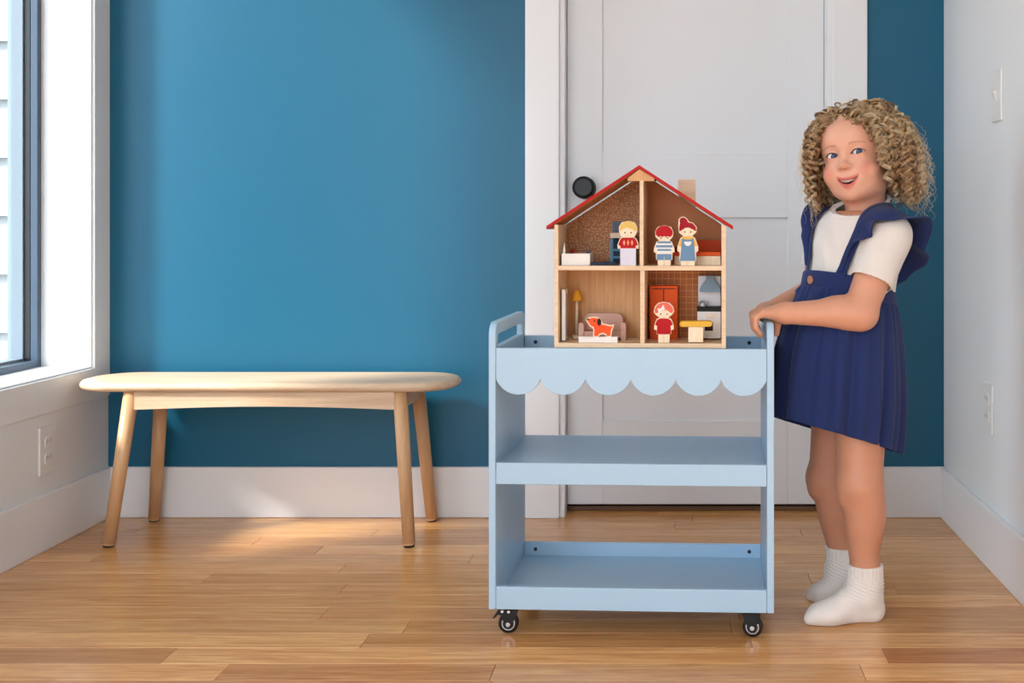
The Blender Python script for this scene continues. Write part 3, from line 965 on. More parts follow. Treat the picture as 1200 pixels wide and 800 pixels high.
# --- dog on its stand ---
r = toy('toy_dog', 700, 401.6, 0.002, 'orange flat wooden dog with black ear on a pale block', 'toy dog')
dogp = [(322, 500), (335, 488), (375, 482), (402, 486), (424, 500), (434, 533), (470, 541), (500, 549), (519, 545), (515, 560), (506, 580), (501, 622), (478, 626), (466, 607), (440, 598), (414, 607), (402, 626), (374, 622), (377, 580), (371, 553), (352, 546), (335, 525)]
dogp = [(640 + x * 0.15, 300 + y * 0.15) for x, y in dogp]
plate(r, 'body', grow(dogp, 1.3), 0.002, 0.011, M['toywood'])
plate(r, 'coat', dogp, 0.002 - INK, INK * 1.5, P_['dogorange'])
plate(r, 'ear', oval(702.2, 377.3, 2.4, 4.3, 16), 0.002 - 2 * INK, INK * 1.4, P_['dark'])
plate(r, 'nose', oval(689.0, 374.3, 1.2, 1.0, 10), 0.002 - 2 * INK, INK * 1.4, P_['dark'])
plate(r, 'eye', oval(696.7, 376.0, 0.9, 0.9, 10), 0.002 - 2 * INK, INK * 1.4, P_['dark'])
tbox(r, 'stand', 678, 723.5, 0.0, 0.016, 394.6, 401.6, P_['white'], bev=0.0008)

# --- sofa ---
r = toy('toy_sofa', 705, 398.7, 0.050, 'dusty pink toy sofa with rounded back behind the orange dog', 'toy sofa')
tbox(r, 'seat', 683, 728, 0.004, 0.036, 388.3, 395.8, P_['pink'])
sb = [(684, 396), (684, 375)] + oval(693, 375, 8, 8.2, 8, 180, 270) + oval(722, 375, 8, 8.2, 8, 270, 360) + [(730, 396)]
plate(r, 'backrest', sb, 0.037, 0.010, P_['pink'])
for x0, x1 in ((678, 684), (727.3, 733.3)):
    pts = [(x0, 399), (x0, 381)] + oval((x0 + x1) / 2, 381, (x1 - x0) / 2, 3, 8, 180, 360) + [(x1, 399)]
    plate(r, 'armrest', pts, 0.0, 0.036, P_['pink'])

# --- floor lamp, leaning mirror ---
r = toy('toy_floor_lamp', 676, 397.3, 0.088, 'small toy floor lamp with mustard cone shade beside the sofa', 'toy lamp')
g = lambda px, py: tq(r, px, py)
MB().lathe([(0.0094, 0), (0.0094, 0.0075), (0.0085, 0.0085)], (0, 0, 0), n=24).build('base', M['toywood'], r)
zs1 = g(676, 352)[1]
MB().cyl((0, 0, 0.008), (0, 0, zs1 + 0.012), 0.0026, n=14).build('pole', M['toywood'], r)
MB().lathe([(0.0118, 0), (0.0118, 0.001), (0.0048, 0.0195), (0.003, 0.0208)], (0, 0, zs1), n=28).build('lamp_shade', P_['mustard'], r)
r = toy('toy_mirror', 660.8, 399.0, 0.022, 'thin white framed toy panel standing against the left wall of the toy house', 'toy mirror')
tbox(r, 'frame', 658.2, 662.4, 0.0, 0.034, 339, 399, P_['white'])
bx('mirror_face', tq(r, 662.4, 390)[0], tq(r, 662.4, 390)[0] + 0.0006, 0.004, 0.030, tq(r, 660, 394)[1], tq(r, 660, 344)[1], P_['silver'], r)

# --- wardrobe ---
r = toy('toy_wardrobe', 777.5, 398.2, 0.072, 'tall orange toy wardrobe with two doors behind the girl doll', 'toy wardrobe')
tbox(r, 'cabinet', 761.5, 794, 0.0, 0.036, 335, 398.2, P_['orange'])
tbox(r, 'cabinet_top_line', 764, 791.5, -0.0003, 0.001, 337.6, 338.7, P_['dark'])
tbox(r, 'door', 763, 777.3, -0.0010, 0.0015, 339.2, 396, P_['orange'], bev=0.0003)
tbox(r, 'door', 778.3, 792.5, -0.0010, 0.0015, 339.2, 396, P_['orange'], bev=0.0003)
tbox(r, 'door_gap', 777.2, 778.4, -0.0004, 0.001, 339, 396, P_['dark'])

# --- table ---
r = toy('toy_table', 815, 401.0, 0.004, 'small toy table with yellow top and pale block leg', 'toy table')
pts = oval(800, 379.6, 3.6, 3.1, 10, 90, 270) + oval(831, 379.6, 3.6, 3.1, 10, 270, 450)
plate(r, 'table_top', pts, 0.0, 0.028, P_['yellow'])
tbox(r, 'leg', 806.6, 824, 0.003, 0.025, 382.9, 401, M['toywood'])

# --- stove with hood ---
r = toy('toy_stove', 831, 396.2, 0.068, 'white toy stove with black hob under a grey extractor hood', 'toy stove')
tbox(r, 'cabinet', 817.2, 844.6, 0.0, 0.036, 365.0, 396.2, P_['white'])
tbox(r, 'hob', 816.6, 845, -0.001, 0.037, 359.8, 364.9, P_['black'])
tbox(r, 'backsplash', 818, 844.6, 0.030, 0.036, 323, 359.6, P_['silver'])
hd = [(827.5, 323), (837, 323), (837, 327.5), (843.8, 337.5), (844.2, 342), (819.5, 342), (820, 337.5), (827.5, 327.5)]
plate(r, 'hood', hd, 0.012, 0.018, P_['hood'])
dr_ = tbox(r, 'oven_door', 820, 842, -0.0008, 0.001, 367, 392.5, P_['white'], bev=0.0003)
tbox(r, 'oven_window', 826, 835.5, -0.0012, 0.0005, 377.5, 387.5, P_['dark'], parent=dr_, bev=0.0002)
tbox(r, 'handle', 827.3, 838.3, -0.0035, -0.0008, 368.8, 372, M['toywood'], parent=dr_, bev=0.0004)
# saucepan / kettle on the hob
r2 = toy('toy_kettle', 823.5, 359.7, 0.078, 'tiny silver toy kettle on the black hob of the stove', 'toy kettle')
MB().lathe([(0.0062, 0), (0.0075, 0.003), (0.0066, 0.008), (0.0036, 0.011), (0.001, 0.0122)], (0, 0, 0), n=20).build('pot', P_['silver'], r2)
MB().tube([(0.004, 0, 0.004), (0.0085, 0, 0.0065), (0.0095, 0, 0.010)], [0.0018, 0.0014, 0.001], 8).build('spout', P_['silver'], r2)
MB().tube([(-0.005, 0, 0.003), (-0.0098, 0, 0.004), (-0.0095, 0, 0.009), (-0.005, 0, 0.0095)], 0.0009, 8).build('handle', P_['silver'], r2)

# --- upstairs left: bathtub block, bunk bed, blue mat ---
r = toy('toy_bathtub', 675, 310.8, 0.010, 'white block toy bathtub at the left end of the upper floor', 'toy bathtub')
m_ = MB()
a = tq(r, 658.2, 310.8); b = tq(r, 691.2, 297.3)
y0, y1, wl = 0.0, 0.058, 0.004
m_.box(a[0], b[0], y0, y0 + wl, a[1], b[1]).box(a[0], b[0], y1 - wl, y1, a[1], b[1]).box(a[0], a[0] + wl, y0 + wl, y1 - wl, a[1], b[1]).box(b[0] - wl, b[0], y0 + wl, y1 - wl, a[1], b[1]).box(a[0] + wl, b[0] - wl, y0 + wl, y1 - wl, a[1], a[1] + 0.004)
m_.build('tub', P_['white'], r)
MB().prism([(tq(r, 659, 297)[0], b[1]), (tq(r, 662, 297)[0], b[1]), (tq(r, 660.6, 284)[0], tq(r, 660, 283.8)[1])], 0.004, lambda p, d: (p[0], 0.006 + d, p[1])).build('post', P_['white'], r)
zk = b[1]
MB().lathe([(0.0026, 0), (0.0042, 0.003), (0.003, 0.0062), (0.001, 0.007)], (tq(r, 671, 297, 0.057)[0], 0.0555, zk), n=16).build('red_tap', P_['red'], r)['label'] = 'small red tap knob'
MB().lathe([(0.0026, 0), (0.0036, 0.003), (0.003, 0.006), (0.001, 0.007)], (tq(r, 689.5, 297, 0.057)[0], 0.0555, zk), n=16).build('grey_tap', P_['slate'], r)['label'] = 'small grey tap knob'
r = toy('toy_bunk_bed', 727, 309.2, 0.060, 'blue grey toy bunk bed with ladder behind the blond boy doll', 'toy bunk bed')
yb_ = 0.052
tbox(r, 'headboard', 717.5, 741, yb_ - 0.006, yb_, 259.5, 272, P_['slate'])
tbox(r, 'mattress', 715, 744, 0.004, yb_ - 0.007, 272.8, 279, P_['beige'])
for x0, x1 in ((715, 718.6), (741, 744.5)):
    tbox(r, 'post', x0, x1, 0.0, 0.004, 279.4, 309.2, P_['teal'])
    tbox(r, 'post', x0, x1, yb_ - 0.005, yb_, 279.4, 309.0, P_['teal'])
for zz in (291.5, 300):
    tbox(r, 'ladder_rung', 718.6, 741, 0.0, 0.003, zz, zz + 2.8, P_['teal'])
tbox(r, 'back_panel', 718.6, 741, yb_ - 0.004, yb_ - 0.001, 279.6, 307, P_['navy'])
r = toy('toy_rug', 706, 310.4, 0.022, 'low dark blue toy mat between the bathtub and the blond boy doll', 'toy rug')
tbox(r, 'mat', 693, 722, 0.0, 0.034, 307.4, 310.4, P_['navy'])

# --- upstairs right: orange bed ---
r = toy('toy_bed', 818, 310.6, 0.040, 'orange toy bed with pale wooden base behind the woman doll', 'toy bed')
tbox(r, 'base', 790.5, 844.4, 0.0, 0.062, 300, 310.6, M['toywood'])
tbox(r, 'mattress', 788.5, 844.6, -0.001, 0.0625, 295.2, 299.7, P_['orange'])
tbox(r, 'headboard', 817, 844.6, 0.056, 0.0625, 281.5, 295, P_['rust'])
tbox(r, 'pillow', 788.6, 796, 0.010, 0.045, 289.3, 295, P_['darkred'], bev=0.0025)
for o in list(COL.objects):
    if '_o' in o.keys(): del o['_o']
#@@ENDHOUSE@@
# ------------------------------------------------------------------ the girl: signed-distance modelling, one continuous body mesh
f32 = np.float32
def smin(a, b, k):
    h = np.clip(0.5 + 0.5 * (b - a) / k, 0, 1)
    return b + (a - b) * h - k * h * (1 - h)
def smax(a, b, k): return -smin(-a, -b, k)
def cap(P, a, b, ra, rb):
    a = np.asarray(a, f32); b = np.asarray(b, f32)
    ba = b - a
    d = P - a
    h = np.clip((d @ ba) / float(ba @ ba + 1e-12), 0, 1)
    return np.linalg.norm(d - h[..., None] * ba, axis=-1) - (ra + (rb - ra) * h)
def ell(P, c, r, A=None):
    """ellipsoid, A rows = its axes"""
    q = P - np.asarray(c, f32)
    if A is not None: q = q @ np.asarray(A, f32).T
    r = np.asarray(r, f32)
    k0 = np.linalg.norm(q / r, axis=-1)
    k1 = np.linalg.norm(q / (r * r), axis=-1)
    return k0 * (k0 - 1.0) / np.maximum(k1, 1e-6)
def nets(fn, lo, hi, h, smooth=1):
    """surface nets over a box -> verts, quads"""
    lo = np.asarray(lo, f32); hi = np.asarray(hi, f32)
    n = np.ceil((hi - lo) / h).astype(int) + 1
    ax = [lo[i] + h * np.arange(n[i], dtype=f32) for i in range(3)]
    G = np.empty(tuple(n), f32)
    st = max(1, int(400000 // (n[1] * n[2])))
    for i in range(0, n[0], st):
        X, Y_, Z_ = np.meshgrid(ax[0][i:i + st], ax[1], ax[2], indexing='ij')
        G[i:i + st] = fn(np.stack([X, Y_, Z_], -1).astype(f32))
    G = np.clip(G, -4 * h, 4 * h)
    S = G < 0
    nx, ny, nz = n
    corners = [(i, j, k) for i in (0, 1) for j in (0, 1) for k in (0, 1)]
    sl = lambda A, c: A[c[0]:nx - 1 + c[0], c[1]:ny - 1 + c[1], c[2]:nz - 1 + c[2]]
    cnt = sum(sl(S, c).astype(np.int8) for c in corners)
    act = (cnt > 0) & (cnt < 8)
    idx = np.full(act.shape, -1, np.int64)
    I = np.argwhere(act)
    idx[act] = np.arange(len(I))
    acc = np.zeros((len(I), 3), f32); num = np.zeros(len(I), f32)
    val = {c: sl(G, c)[act] for c in corners}
    for a in corners:
        for d in range(3):
            if a[d] == 0:
                b = list(a); b[d] = 1; b = tuple(b)
                va, vb = val[a], val[b]
                m = (va < 0) != (vb < 0)
                t = np.where(m, va / np.where(m, va - vb, 1), 0)
                p = np.zeros((len(I), 3), f32) + np.asarray(a, f32)
                p[:, d] = t
                acc[m] += p[m]; num[m] += 1
    V = lo + h * (I + acc / np.maximum(num, 1)[:, None])
    quads = []
    for d in range(3):
        e, g = (d + 1) % 3, (d + 2) % 3
        sh = [slice(1, -1)] * 3
        A = [slice(1, n[k] - 1) for k in range(3)]; A[d] = slice(0, n[d] - 1)
        B = list(A); B[d] = slice(1, n[d])
        sa, sb = S[tuple(A)], S[tuple(B)]
        Q = np.argwhere(sa != sb)
        if not len(Q): continue
        flip = sa[tuple(Q.T)]
        base = Q + np.array([0 if k == d else 1 for k in range(3)])
        def cell(oe, og):
            c = base.copy(); c[:, e] -= oe; c[:, g] -= og
            return idx[tuple(c.T)]
        q = np.stack([cell(1, 1), cell(0, 1), cell(0, 0), cell(1, 0)], 1)
        q[~flip] = q[~flip][:, ::-1]
        quads.append(q)
    Q = np.concatenate(quads)
    Q = Q[(Q >= 0).all(1)]
    for _ in range(smooth):
        s_ = np.zeros_like(V); c_ = np.zeros(len(V), f32)
        for a, b in ((0, 1), (1, 2), (2, 3), (3, 0)):
            for u_, v_ in ((a, b), (b, a)):
                for k in range(3):
                    s_[:, k] += np.bincount(Q[:, u_], V[Q[:, v_], k], len(V)).astype(f32)
                c_ += np.bincount(Q[:, u_], minlength=len(V)).astype(f32)
        V = 0.5 * V + 0.5 * s_ / np.maximum(c_, 1)[:, None]
    return V, Q
def attr(o, name, cols):
    a = o.data.color_attributes.new(name, 'FLOAT_COLOR', 'POINT')
    c = np.ones((len(cols), 4), f32); c[:, :3] = cols
    a.data.foreach_set('color', c.ravel())
def project(pts, fn, d, it=8):
    p = np.array(pts, f32)
    for _ in range(it):
        v = fn(p) - d
        e = 1e-3
        g = np.stack([fn(p + np.eye(3, dtype=f32)[k] * e) - fn(p - np.eye(3, dtype=f32)[k] * e) for k in range(3)], -1)
        g /= np.maximum(np.linalg.norm(g, axis=-1, keepdims=True), 1e-6)
        p = p - g * v[..., None]
    return p, g
def unit(v): v = np.asarray(v, float); return v / np.linalg.norm(v)
def catmull(P, m):
    P = np.asarray(P, float)
    Q = np.vstack([2 * P[0] - P[1], P, 2 * P[-1] - P[-2]])
    out = []
    for t in np.linspace(0, len(P) - 1 - 1e-9, m):
        i = int(t); u = t - i
        a, b, c, d = Q[i:i + 4]
        out.append(0.5 * (2 * b + (c - a) * u + (2 * a - 5 * b + 4 * c - d) * u * u + (3 * b - a - 3 * c + d) * u ** 3))
    return np.array(out)

YG = 2.215
# head frame: L = her left (right in the picture), F = out of the face, Up
th = math.radians(29.5)
Fh = np.array([-math.sin(th), -math.cos(th), 0.0])
L0 = np.array([math.cos(th), -math.sin(th), 0.0])
ro = math.radians(8)
Up = math.cos(ro) * np.array([0, 0, 1.0]) - math.sin(ro) * L0
Lh = math.cos(ro) * L0 + math.sin(ro) * np.array([0, 0, 1.0])
HC = W(1004.5, 183, YG)
HA = np.stack([Lh, Fh, Up]).astype(f32)     # rows: local axes
def tohead(P): return (P - HC.astype(f32)) @ HA.T
def fromhead(q): return np.asarray(q, float) @ HA.astype(float) + HC

EYE = [(-0.0262, 0.0582, 0.000), (0.0262, 0.0582, 0.000)]
ER = 0.0132
def head_local(q):
    """q in head coordinates"""
    d = ell(q, (0, -0.012, 0.026), (0.070, 0.086, 0.068))
    d = smin(d, ell(q, (0, 0.016, -0.022), (0.0565, 0.062, 0.060)), 0.02)
    d = smin(d, ell(q, (0, 0.030, 0.032), (0.057, 0.047, 0.045)), 0.02)
    ax = np.abs(q[..., 0]); qm = np.stack([ax, q[..., 1], q[..., 2]], -1)
    d = smin(d, ell(qm, (0.0325, 0.0465, -0.035), (0.0245, 0.0275, 0.0250)), 0.010)
    d = smin(d, ell(q, (0, 0.044, -0.068), (0.034, 0.030, 0.024)), 0.018)
    d = smin(d, ell(q, (0, 0.061, -0.0765), (0.014, 0.012, 0.011)), 0.012)
    d = smin(d, ell(qm, (0.026, 0.012, -0.060), (0.027, 0.040, 0.024)), 0.02)
    # muzzle
    d = smin(d, ell(q, (0, 0.064, -0.051), (0.026, 0.0155, 0.019)), 0.010)
    # ears
    d = smin(d, ell(qm, (0.0705, -0.008, -0.010), (0.007, 0.017, 0.026)), 0.006)
    d = smax(d, -ell(qm, (0.077, -0.005, -0.008), (0.006, 0.010, 0.016)), 0.004)
    # eye sockets
    d = smax(d, -ell(qm, (0.0262, 0.0825, 0.0020), (0.019, 0.014, 0.0110)), 0.009)
    # nose
    n = cap(q, (0, 0.069, 0.003), (0, 0.0830, -0.0215), 0.0055, 0.0072)
    n = smin(n, ell(q, (0, 0.0858, -0.0232), (0.0086, 0.0088, 0.0080)), 0.005)
    n = smin(n, ell(qm, (0.0084, 0.0795, -0.0250), (0.0054, 0.0072, 0.0056)), 0.004)
    d = smin(d, n, 0.008)
    d = smax(d, -ell(qm, (0.0045, 0.0845, -0.0316), (0.0024, 0.0034, 0.0022)), 0.002)
    # eyelids around the eyeballs
    e = np.asarray(EYE[1], f32)
    lid = np.linalg.norm(qm - e, axis=-1) - (ER + 0.0019)
    lid = np.maximum(lid, 0.052 - q[..., 1])
    d = smin(d, lid, 0.004)
    u = qm[..., 0] - e[0]; v = qm[..., 2] - e[2] - 0.05 * u - 0.0004
    R1, o1 = 0.0190, 0.0190 - 0.0052
    R2, o2 = 0.0250, 0.0250 - 0.0042
    alm = np.maximum(np.sqrt(u * u + (v + o1) ** 2) - R1, np.sqrt(u * u + (v - o2) ** 2) - R2)
    alm = np.maximum(alm, 0.060 - q[..., 1])
    d = smax(d, -alm, 0.0010)
    # lid crease
    # mouth: smiling, open
    x = q[..., 0] - 0.0015
    curve = 0.0065 * (x / 0.02) ** 2
    yl = 0.0785 - 0.012 * (x / 0.02) ** 2
    def arc(zc, rr, w, dz):
        t = np.clip(x, -w, w)
        cz = zc + dz * (t / 0.02) ** 2
        cy = 0.0765 - 0.0115 * (t / 0.02) ** 2
        return np.sqrt((x - t) ** 2 + (q[..., 1] - cy) ** 2 + (q[..., 2] - cz) ** 2) - rr * (1 - 0.55 * (t / w) ** 2)
    up_ = arc(-0.0493, 0.0038, 0.0225, 0.0045)
    lo_ = arc(-0.0636, 0.0052, 0.0200, 0.0140)
    d = smin(d, np.minimum(up_, lo_), 0.0045)
    um = x / 0.0205
    ztop = -0.0515 + 0.0050 * um * um
    zbot = -0.0596 + 0.0130 * um * um
    cav = np.maximum(np.maximum(q[..., 2] - ztop, zbot - q[..., 2]), 0.050 - q[..., 1])
    d = smax(d, -cav, 0.0015)
    return d
NK = W(1018, 240, 2.228)     # neck base
def head_sdf(P):
    d = head_local(tohead(P))
    d = smin(d, cap(P, fromhead((0, -0.014, -0.045)), NK + np.array([-0.004, 0, -0.02]), 0.038, 0.042), 0.018)
    return d

# skeleton points
SHn, ELn, WRn = W(1040, 279, 2.140), W(1007, 366, 2.098), W(921, 367, 2.093)
SHf, ELf, WRf = W(968, 270, 2.300), W(957, 340, 2.310), W(899, 366, 2.205)
def bar(v, z=0.0): 
    u = CWd - PT / 2
    X, Y = toworld(u, v)
    return np.array([X, Y, ZT + z])
def hand(P, wr, vs, thumb_side):
    """child's hand over the bar; vs = depth of index..little along the bar"""
    d = None
    mids = []
    for i, v in enumerate(vs):
        c = bar(v)
        ln = (0.92, 1.0, 0.96, 0.80)[i]
        mcp = c + np.array([-0.0125, 0, 0.0165])
        pip = c + np.array([-0.0125 - 0.0165 * ln, 0.0008, 0.0075])
        dip = c + np.array([-0.0185 - 0.0085 * ln, 0.001, -0.0135 * ln])
        tip = c + np.array([-0.0165, 0.001, -0.0275 * ln])
        r = (0.0066, 0.0067, 0.0065, 0.0058)[i]
        f = smin(cap(P, mcp, pip, r * 1.10, r), cap(P, pip, dip, r, r * 0.95), 0.003)
        f = smin(f, cap(P, dip, tip, r * 0.95, r * 0.86), 0.003)
        d = f if d is None else smin(d, f, 0.0022)
        mids.append(mcp)
        pm = cap(P, wr + np.array([-0.004, 0, 0.001]), mcp + np.array([0.004, 0, -0.0005]), 0.0150, 0.0092)
        if i == 0: palm = pm
        else: palm = smin(palm, pm, 0.008)
    d = smin(d, palm, 0.005)
    vt = vs[0] + thumb_side * 0.008
    t0 = bar(vt) + np.array([0.014, 0, 0.010])
    t1 = bar(vt) + np.array([0.0165, 0, -0.010])
    t2 = bar(vt - thumb_side * 0.004) + np.array([0.0150, 0, -0.026])
    t = smin(cap(P, t0, t1, 0.0088, 0.0076), cap(P, t1, t2, 0.0076, 0.0062), 0.004)
    t = smin(t, cap(P, wr + np.array([-0.004, thumb_side * 0.006, 0]), t0, 0.013, 0.0090), 0.006)
    return smin(d, t, 0.006)
VN = (0.082, 0.067, 0.052, 0.038)
VF = (0.118, 0.133, 0.148, 0.161)
def arm_near(P):
    d = smin(cap(P, SHn, ELn, 0.0385, 0.0315), cap(P, ELn, WRn, 0.0315, 0.0200), 0.014)
    d = smin(d, ell(P, ELn + (WRn - ELn) * 0.28 + np.array([0, 0, 0.003]), (0.038, 0.029, 0.029)), 0.012)
    d = smin(d, cap(P, ELn + np.array([0.006, 0, -0.004]), ELn + np.array([-0.02, 0, -0.004]), 0.0285, 0.0285), 0.010)
    return smin(d, hand(P, WRn, VN, 1), 0.009)
def arm_far(P):
    d = smin(cap(P, SHf, ELf, 0.036, 0.030), cap(P, ELf, WRf, 0.029, 0.0190), 0.014)
    return smin(d, hand(P, WRf, VF, -1), 0.009)
# legs
HPn, KNn, ANn = W(1008, 455, 2.178), W(1008, 568, 2.150), W(1015, 690, 2.155)
HPf, KNf, ANf = W(985, 455, 2.262), W(972, 560, 2.268), W(992, 668, 2.272)
def leg_s(P, hp, kn, an, bulge):
    d = smin(cap(P, hp, kn, 0.056, 0.0420), cap(P, kn, an, 0.0395, 0.0265), 0.02)
    mid = kn + (an - kn) * 0.30 + np.array([0.010, 0, 0])
    d = smin(d, ell(P, mid, (0.036, 0.036, 0.062)), 0.02)
    d = smin(d, ell(P, kn + np.array([-0.020, -0.002, 0.0]), (0.024, 0.026, 0.028)), 0.018)
    d = smin(d, ell(P, kn + np.array([-0.028, -0.006, -0.026]), (0.014, 0.018, 0.014)), 0.012)
    return d
def foot(P, an, toe, heel, out):
    """an ankle, toe/heel ground-plan points"""
    an2 = an.copy(); an2[2] = 0.052
    hl = np.array([heel[0] - 0.022, heel[1], 0.0235])
    ball = np.array([toe[0] + 0.046, toe[1], 0.0205])
    d = smin(cap(P, an + np.array([0, 0, 0.02]), an2, 0.0275, 0.0265), cap(P, an2, hl, 0.026, 0.0225), 0.016)
    d = smin(d, cap(P, an2 + np.array([-0.010, 0, -0.002]), ball + np.array([0.012, 0, 0.004]), 0.0265, 0.0200), 0.02)
    d = smin(d, ell(P, ball, (0.036, 0.028, 0.0168)), 0.016)
    d = smin(d, cap(P, ball + np.array([-0.008, -0.009 * out, -0.004]), np.array([toe[0] + 0.012, toe[1] - 0.007 * out, 0.0105]), 0.0150, 0.0095), 0.012)
    d = smin(d, cap(P, ball + np.array([-0.004, 0.012 * out, -0.006]), np.array([toe[0] + 0.028, toe[1] + 0.014 * out, 0.0125]), 0.013, 0.0115), 0.012)
    d = smin(d, cap(P, hl + np.array([0, 0, -0.006]), ball + np.array([0.01, 0, -0.004]), 0.0185, 0.0165), 0.012)
    return smax(d, 0.0012 - P[..., 2], 0.004)
TOn, HEn = (W(941, 722, 2.150)[0], 2.140), (W(1035, 700, 2.155)[0], 2.158)
TOf, HEf = (W(945, 700, 2.262)[0], 2.262), (W(1008, 690, 2.275)[0], 2.275)
ANn[2] = 0.078; ANf[2] = 0.078
ANn[0] = HEn[0] - 0.034; ANf[0] = HEf[0] - 0.034
def legs_sdf(P):
    a = smin(leg_s(P, HPn, KNn, ANn, 1), foot(P, ANn, TOn, HEn, 1), 0.012)
    b = smin(leg_s(P, HPf, KNf, ANf, 1), foot(P, ANf, TOf, HEf, -1), 0.012)
    return np.minimum(a, b)
# torso
phc = math.radians(38)
Fc = np.array([-math.cos(phc), -math.sin(phc), 0]); Lc = np.array([math.sin(phc), -math.cos(phc), 0])
Ac = np.stack([Lc, Fc, [0, 0, 1]])
php = math.radians(22)
Fp = np.array([-math.cos(php), -math.sin(php), 0]); Lp = np.array([math.sin(php), -math.cos(php), 0])
Ap = np.stack([Lp, Fp, [0, 0, 1]])
CHE, BEL, PEL = W(1002, 296, 2.222), W(995, 352, 2.218), W(1001, 430, 2.218)
def torso_sdf(P):
    d = ell(P, CHE, (0.092, 0.070, 0.098), Ac)
    d = smin(d, ell(P, BEL, (0.086, 0.080, 0.090), Ap), 0.04)
    d = smin(d, ell(P, PEL, (0.086, 0.080, 0.085), Ap), 0.04)
    d = smin(d, cap(P, NK + np.array([0, 0, -0.035]), SHn + np.array([0, 0, 0.006]), 0.034, 0.034), 0.025)
    d = smin(d, cap(P, NK + np.array([0, 0, -0.035]), SHf + np.array([0, 0, -0.006]), 0.030, 0.032), 0.018)
    d = smin(d, cap(P, NK + np.array([0, 0, 0.03]), NK + np.array([0, 0, -0.05]), 0.034, 0.038), 0.02)
    return d
def body_sdf(P):
    return smin(torso_sdf(P), legs_sdf(P), 0.02)
SLn = SHn + (ELn - SHn) * 0.52
SLf = SHf + (ELf - SHf) * 0.55
def shirt_outer(P):
    d = torso_sdf(P) - 0.0055
    d = smin(d, cap(P, SHn + np.array([0, 0, 0.002]), SLn, 0.0455, 0.0430), 0.022)
    d = smin(d, cap(P, SHf, SLf, 0.043, 0.0415), 0.022)
    return d

# ---- body mesh: shells of one object, finest at face and hands
def shell(fn, lo, hi, h, smooth=1): return nets(fn, lo, hi, h, smooth)
parts = []
hb = HC
parts.append(('head', *shell(head_sdf, hb - np.array([0.105, 0.105, 0.125]), hb + np.array([0.105, 0.115, 0.105]), 0.0012, 1)))
cutn = unit(ELn - SHn)
def near_cut(P): return np.maximum(arm_near(P), -((P - (SHn + (ELn - SHn) * 0.15)) @ cutn.astype(f32)))
cutf = unit(ELf - SHf)
def far_cut(P): return np.maximum(arm_far(P), -((P - (SHf + (ELf - SHf) * 0.15)) @ cutf.astype(f32)))
def bb(pts, m): 
    p = np.array(pts); return p.min(0) - m, p.max(0) + m
lo, hi = bb([SHn, ELn, WRn, bar(0.03, -0.02), bar(0.1, 0.02)], 0.052)
parts.append(('arm', *shell(near_cut, lo, hi, 0.0016, 1)))
lo, hi = bb([SHf, ELf, WRf, bar(0.1, -0.02), bar(0.17, 0.02)], 0.052)
parts.append(('arm', *shell(far_cut, lo, hi, 0.0018, 1)))
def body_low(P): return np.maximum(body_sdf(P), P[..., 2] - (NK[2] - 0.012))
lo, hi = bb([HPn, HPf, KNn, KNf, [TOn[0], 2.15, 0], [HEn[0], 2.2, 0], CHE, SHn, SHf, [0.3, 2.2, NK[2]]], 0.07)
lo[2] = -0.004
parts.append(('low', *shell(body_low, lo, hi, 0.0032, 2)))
SKIN = np.array(rgb(229, 173, 146)[:3])
VV, FF, CCs = [], [], []
off = 0
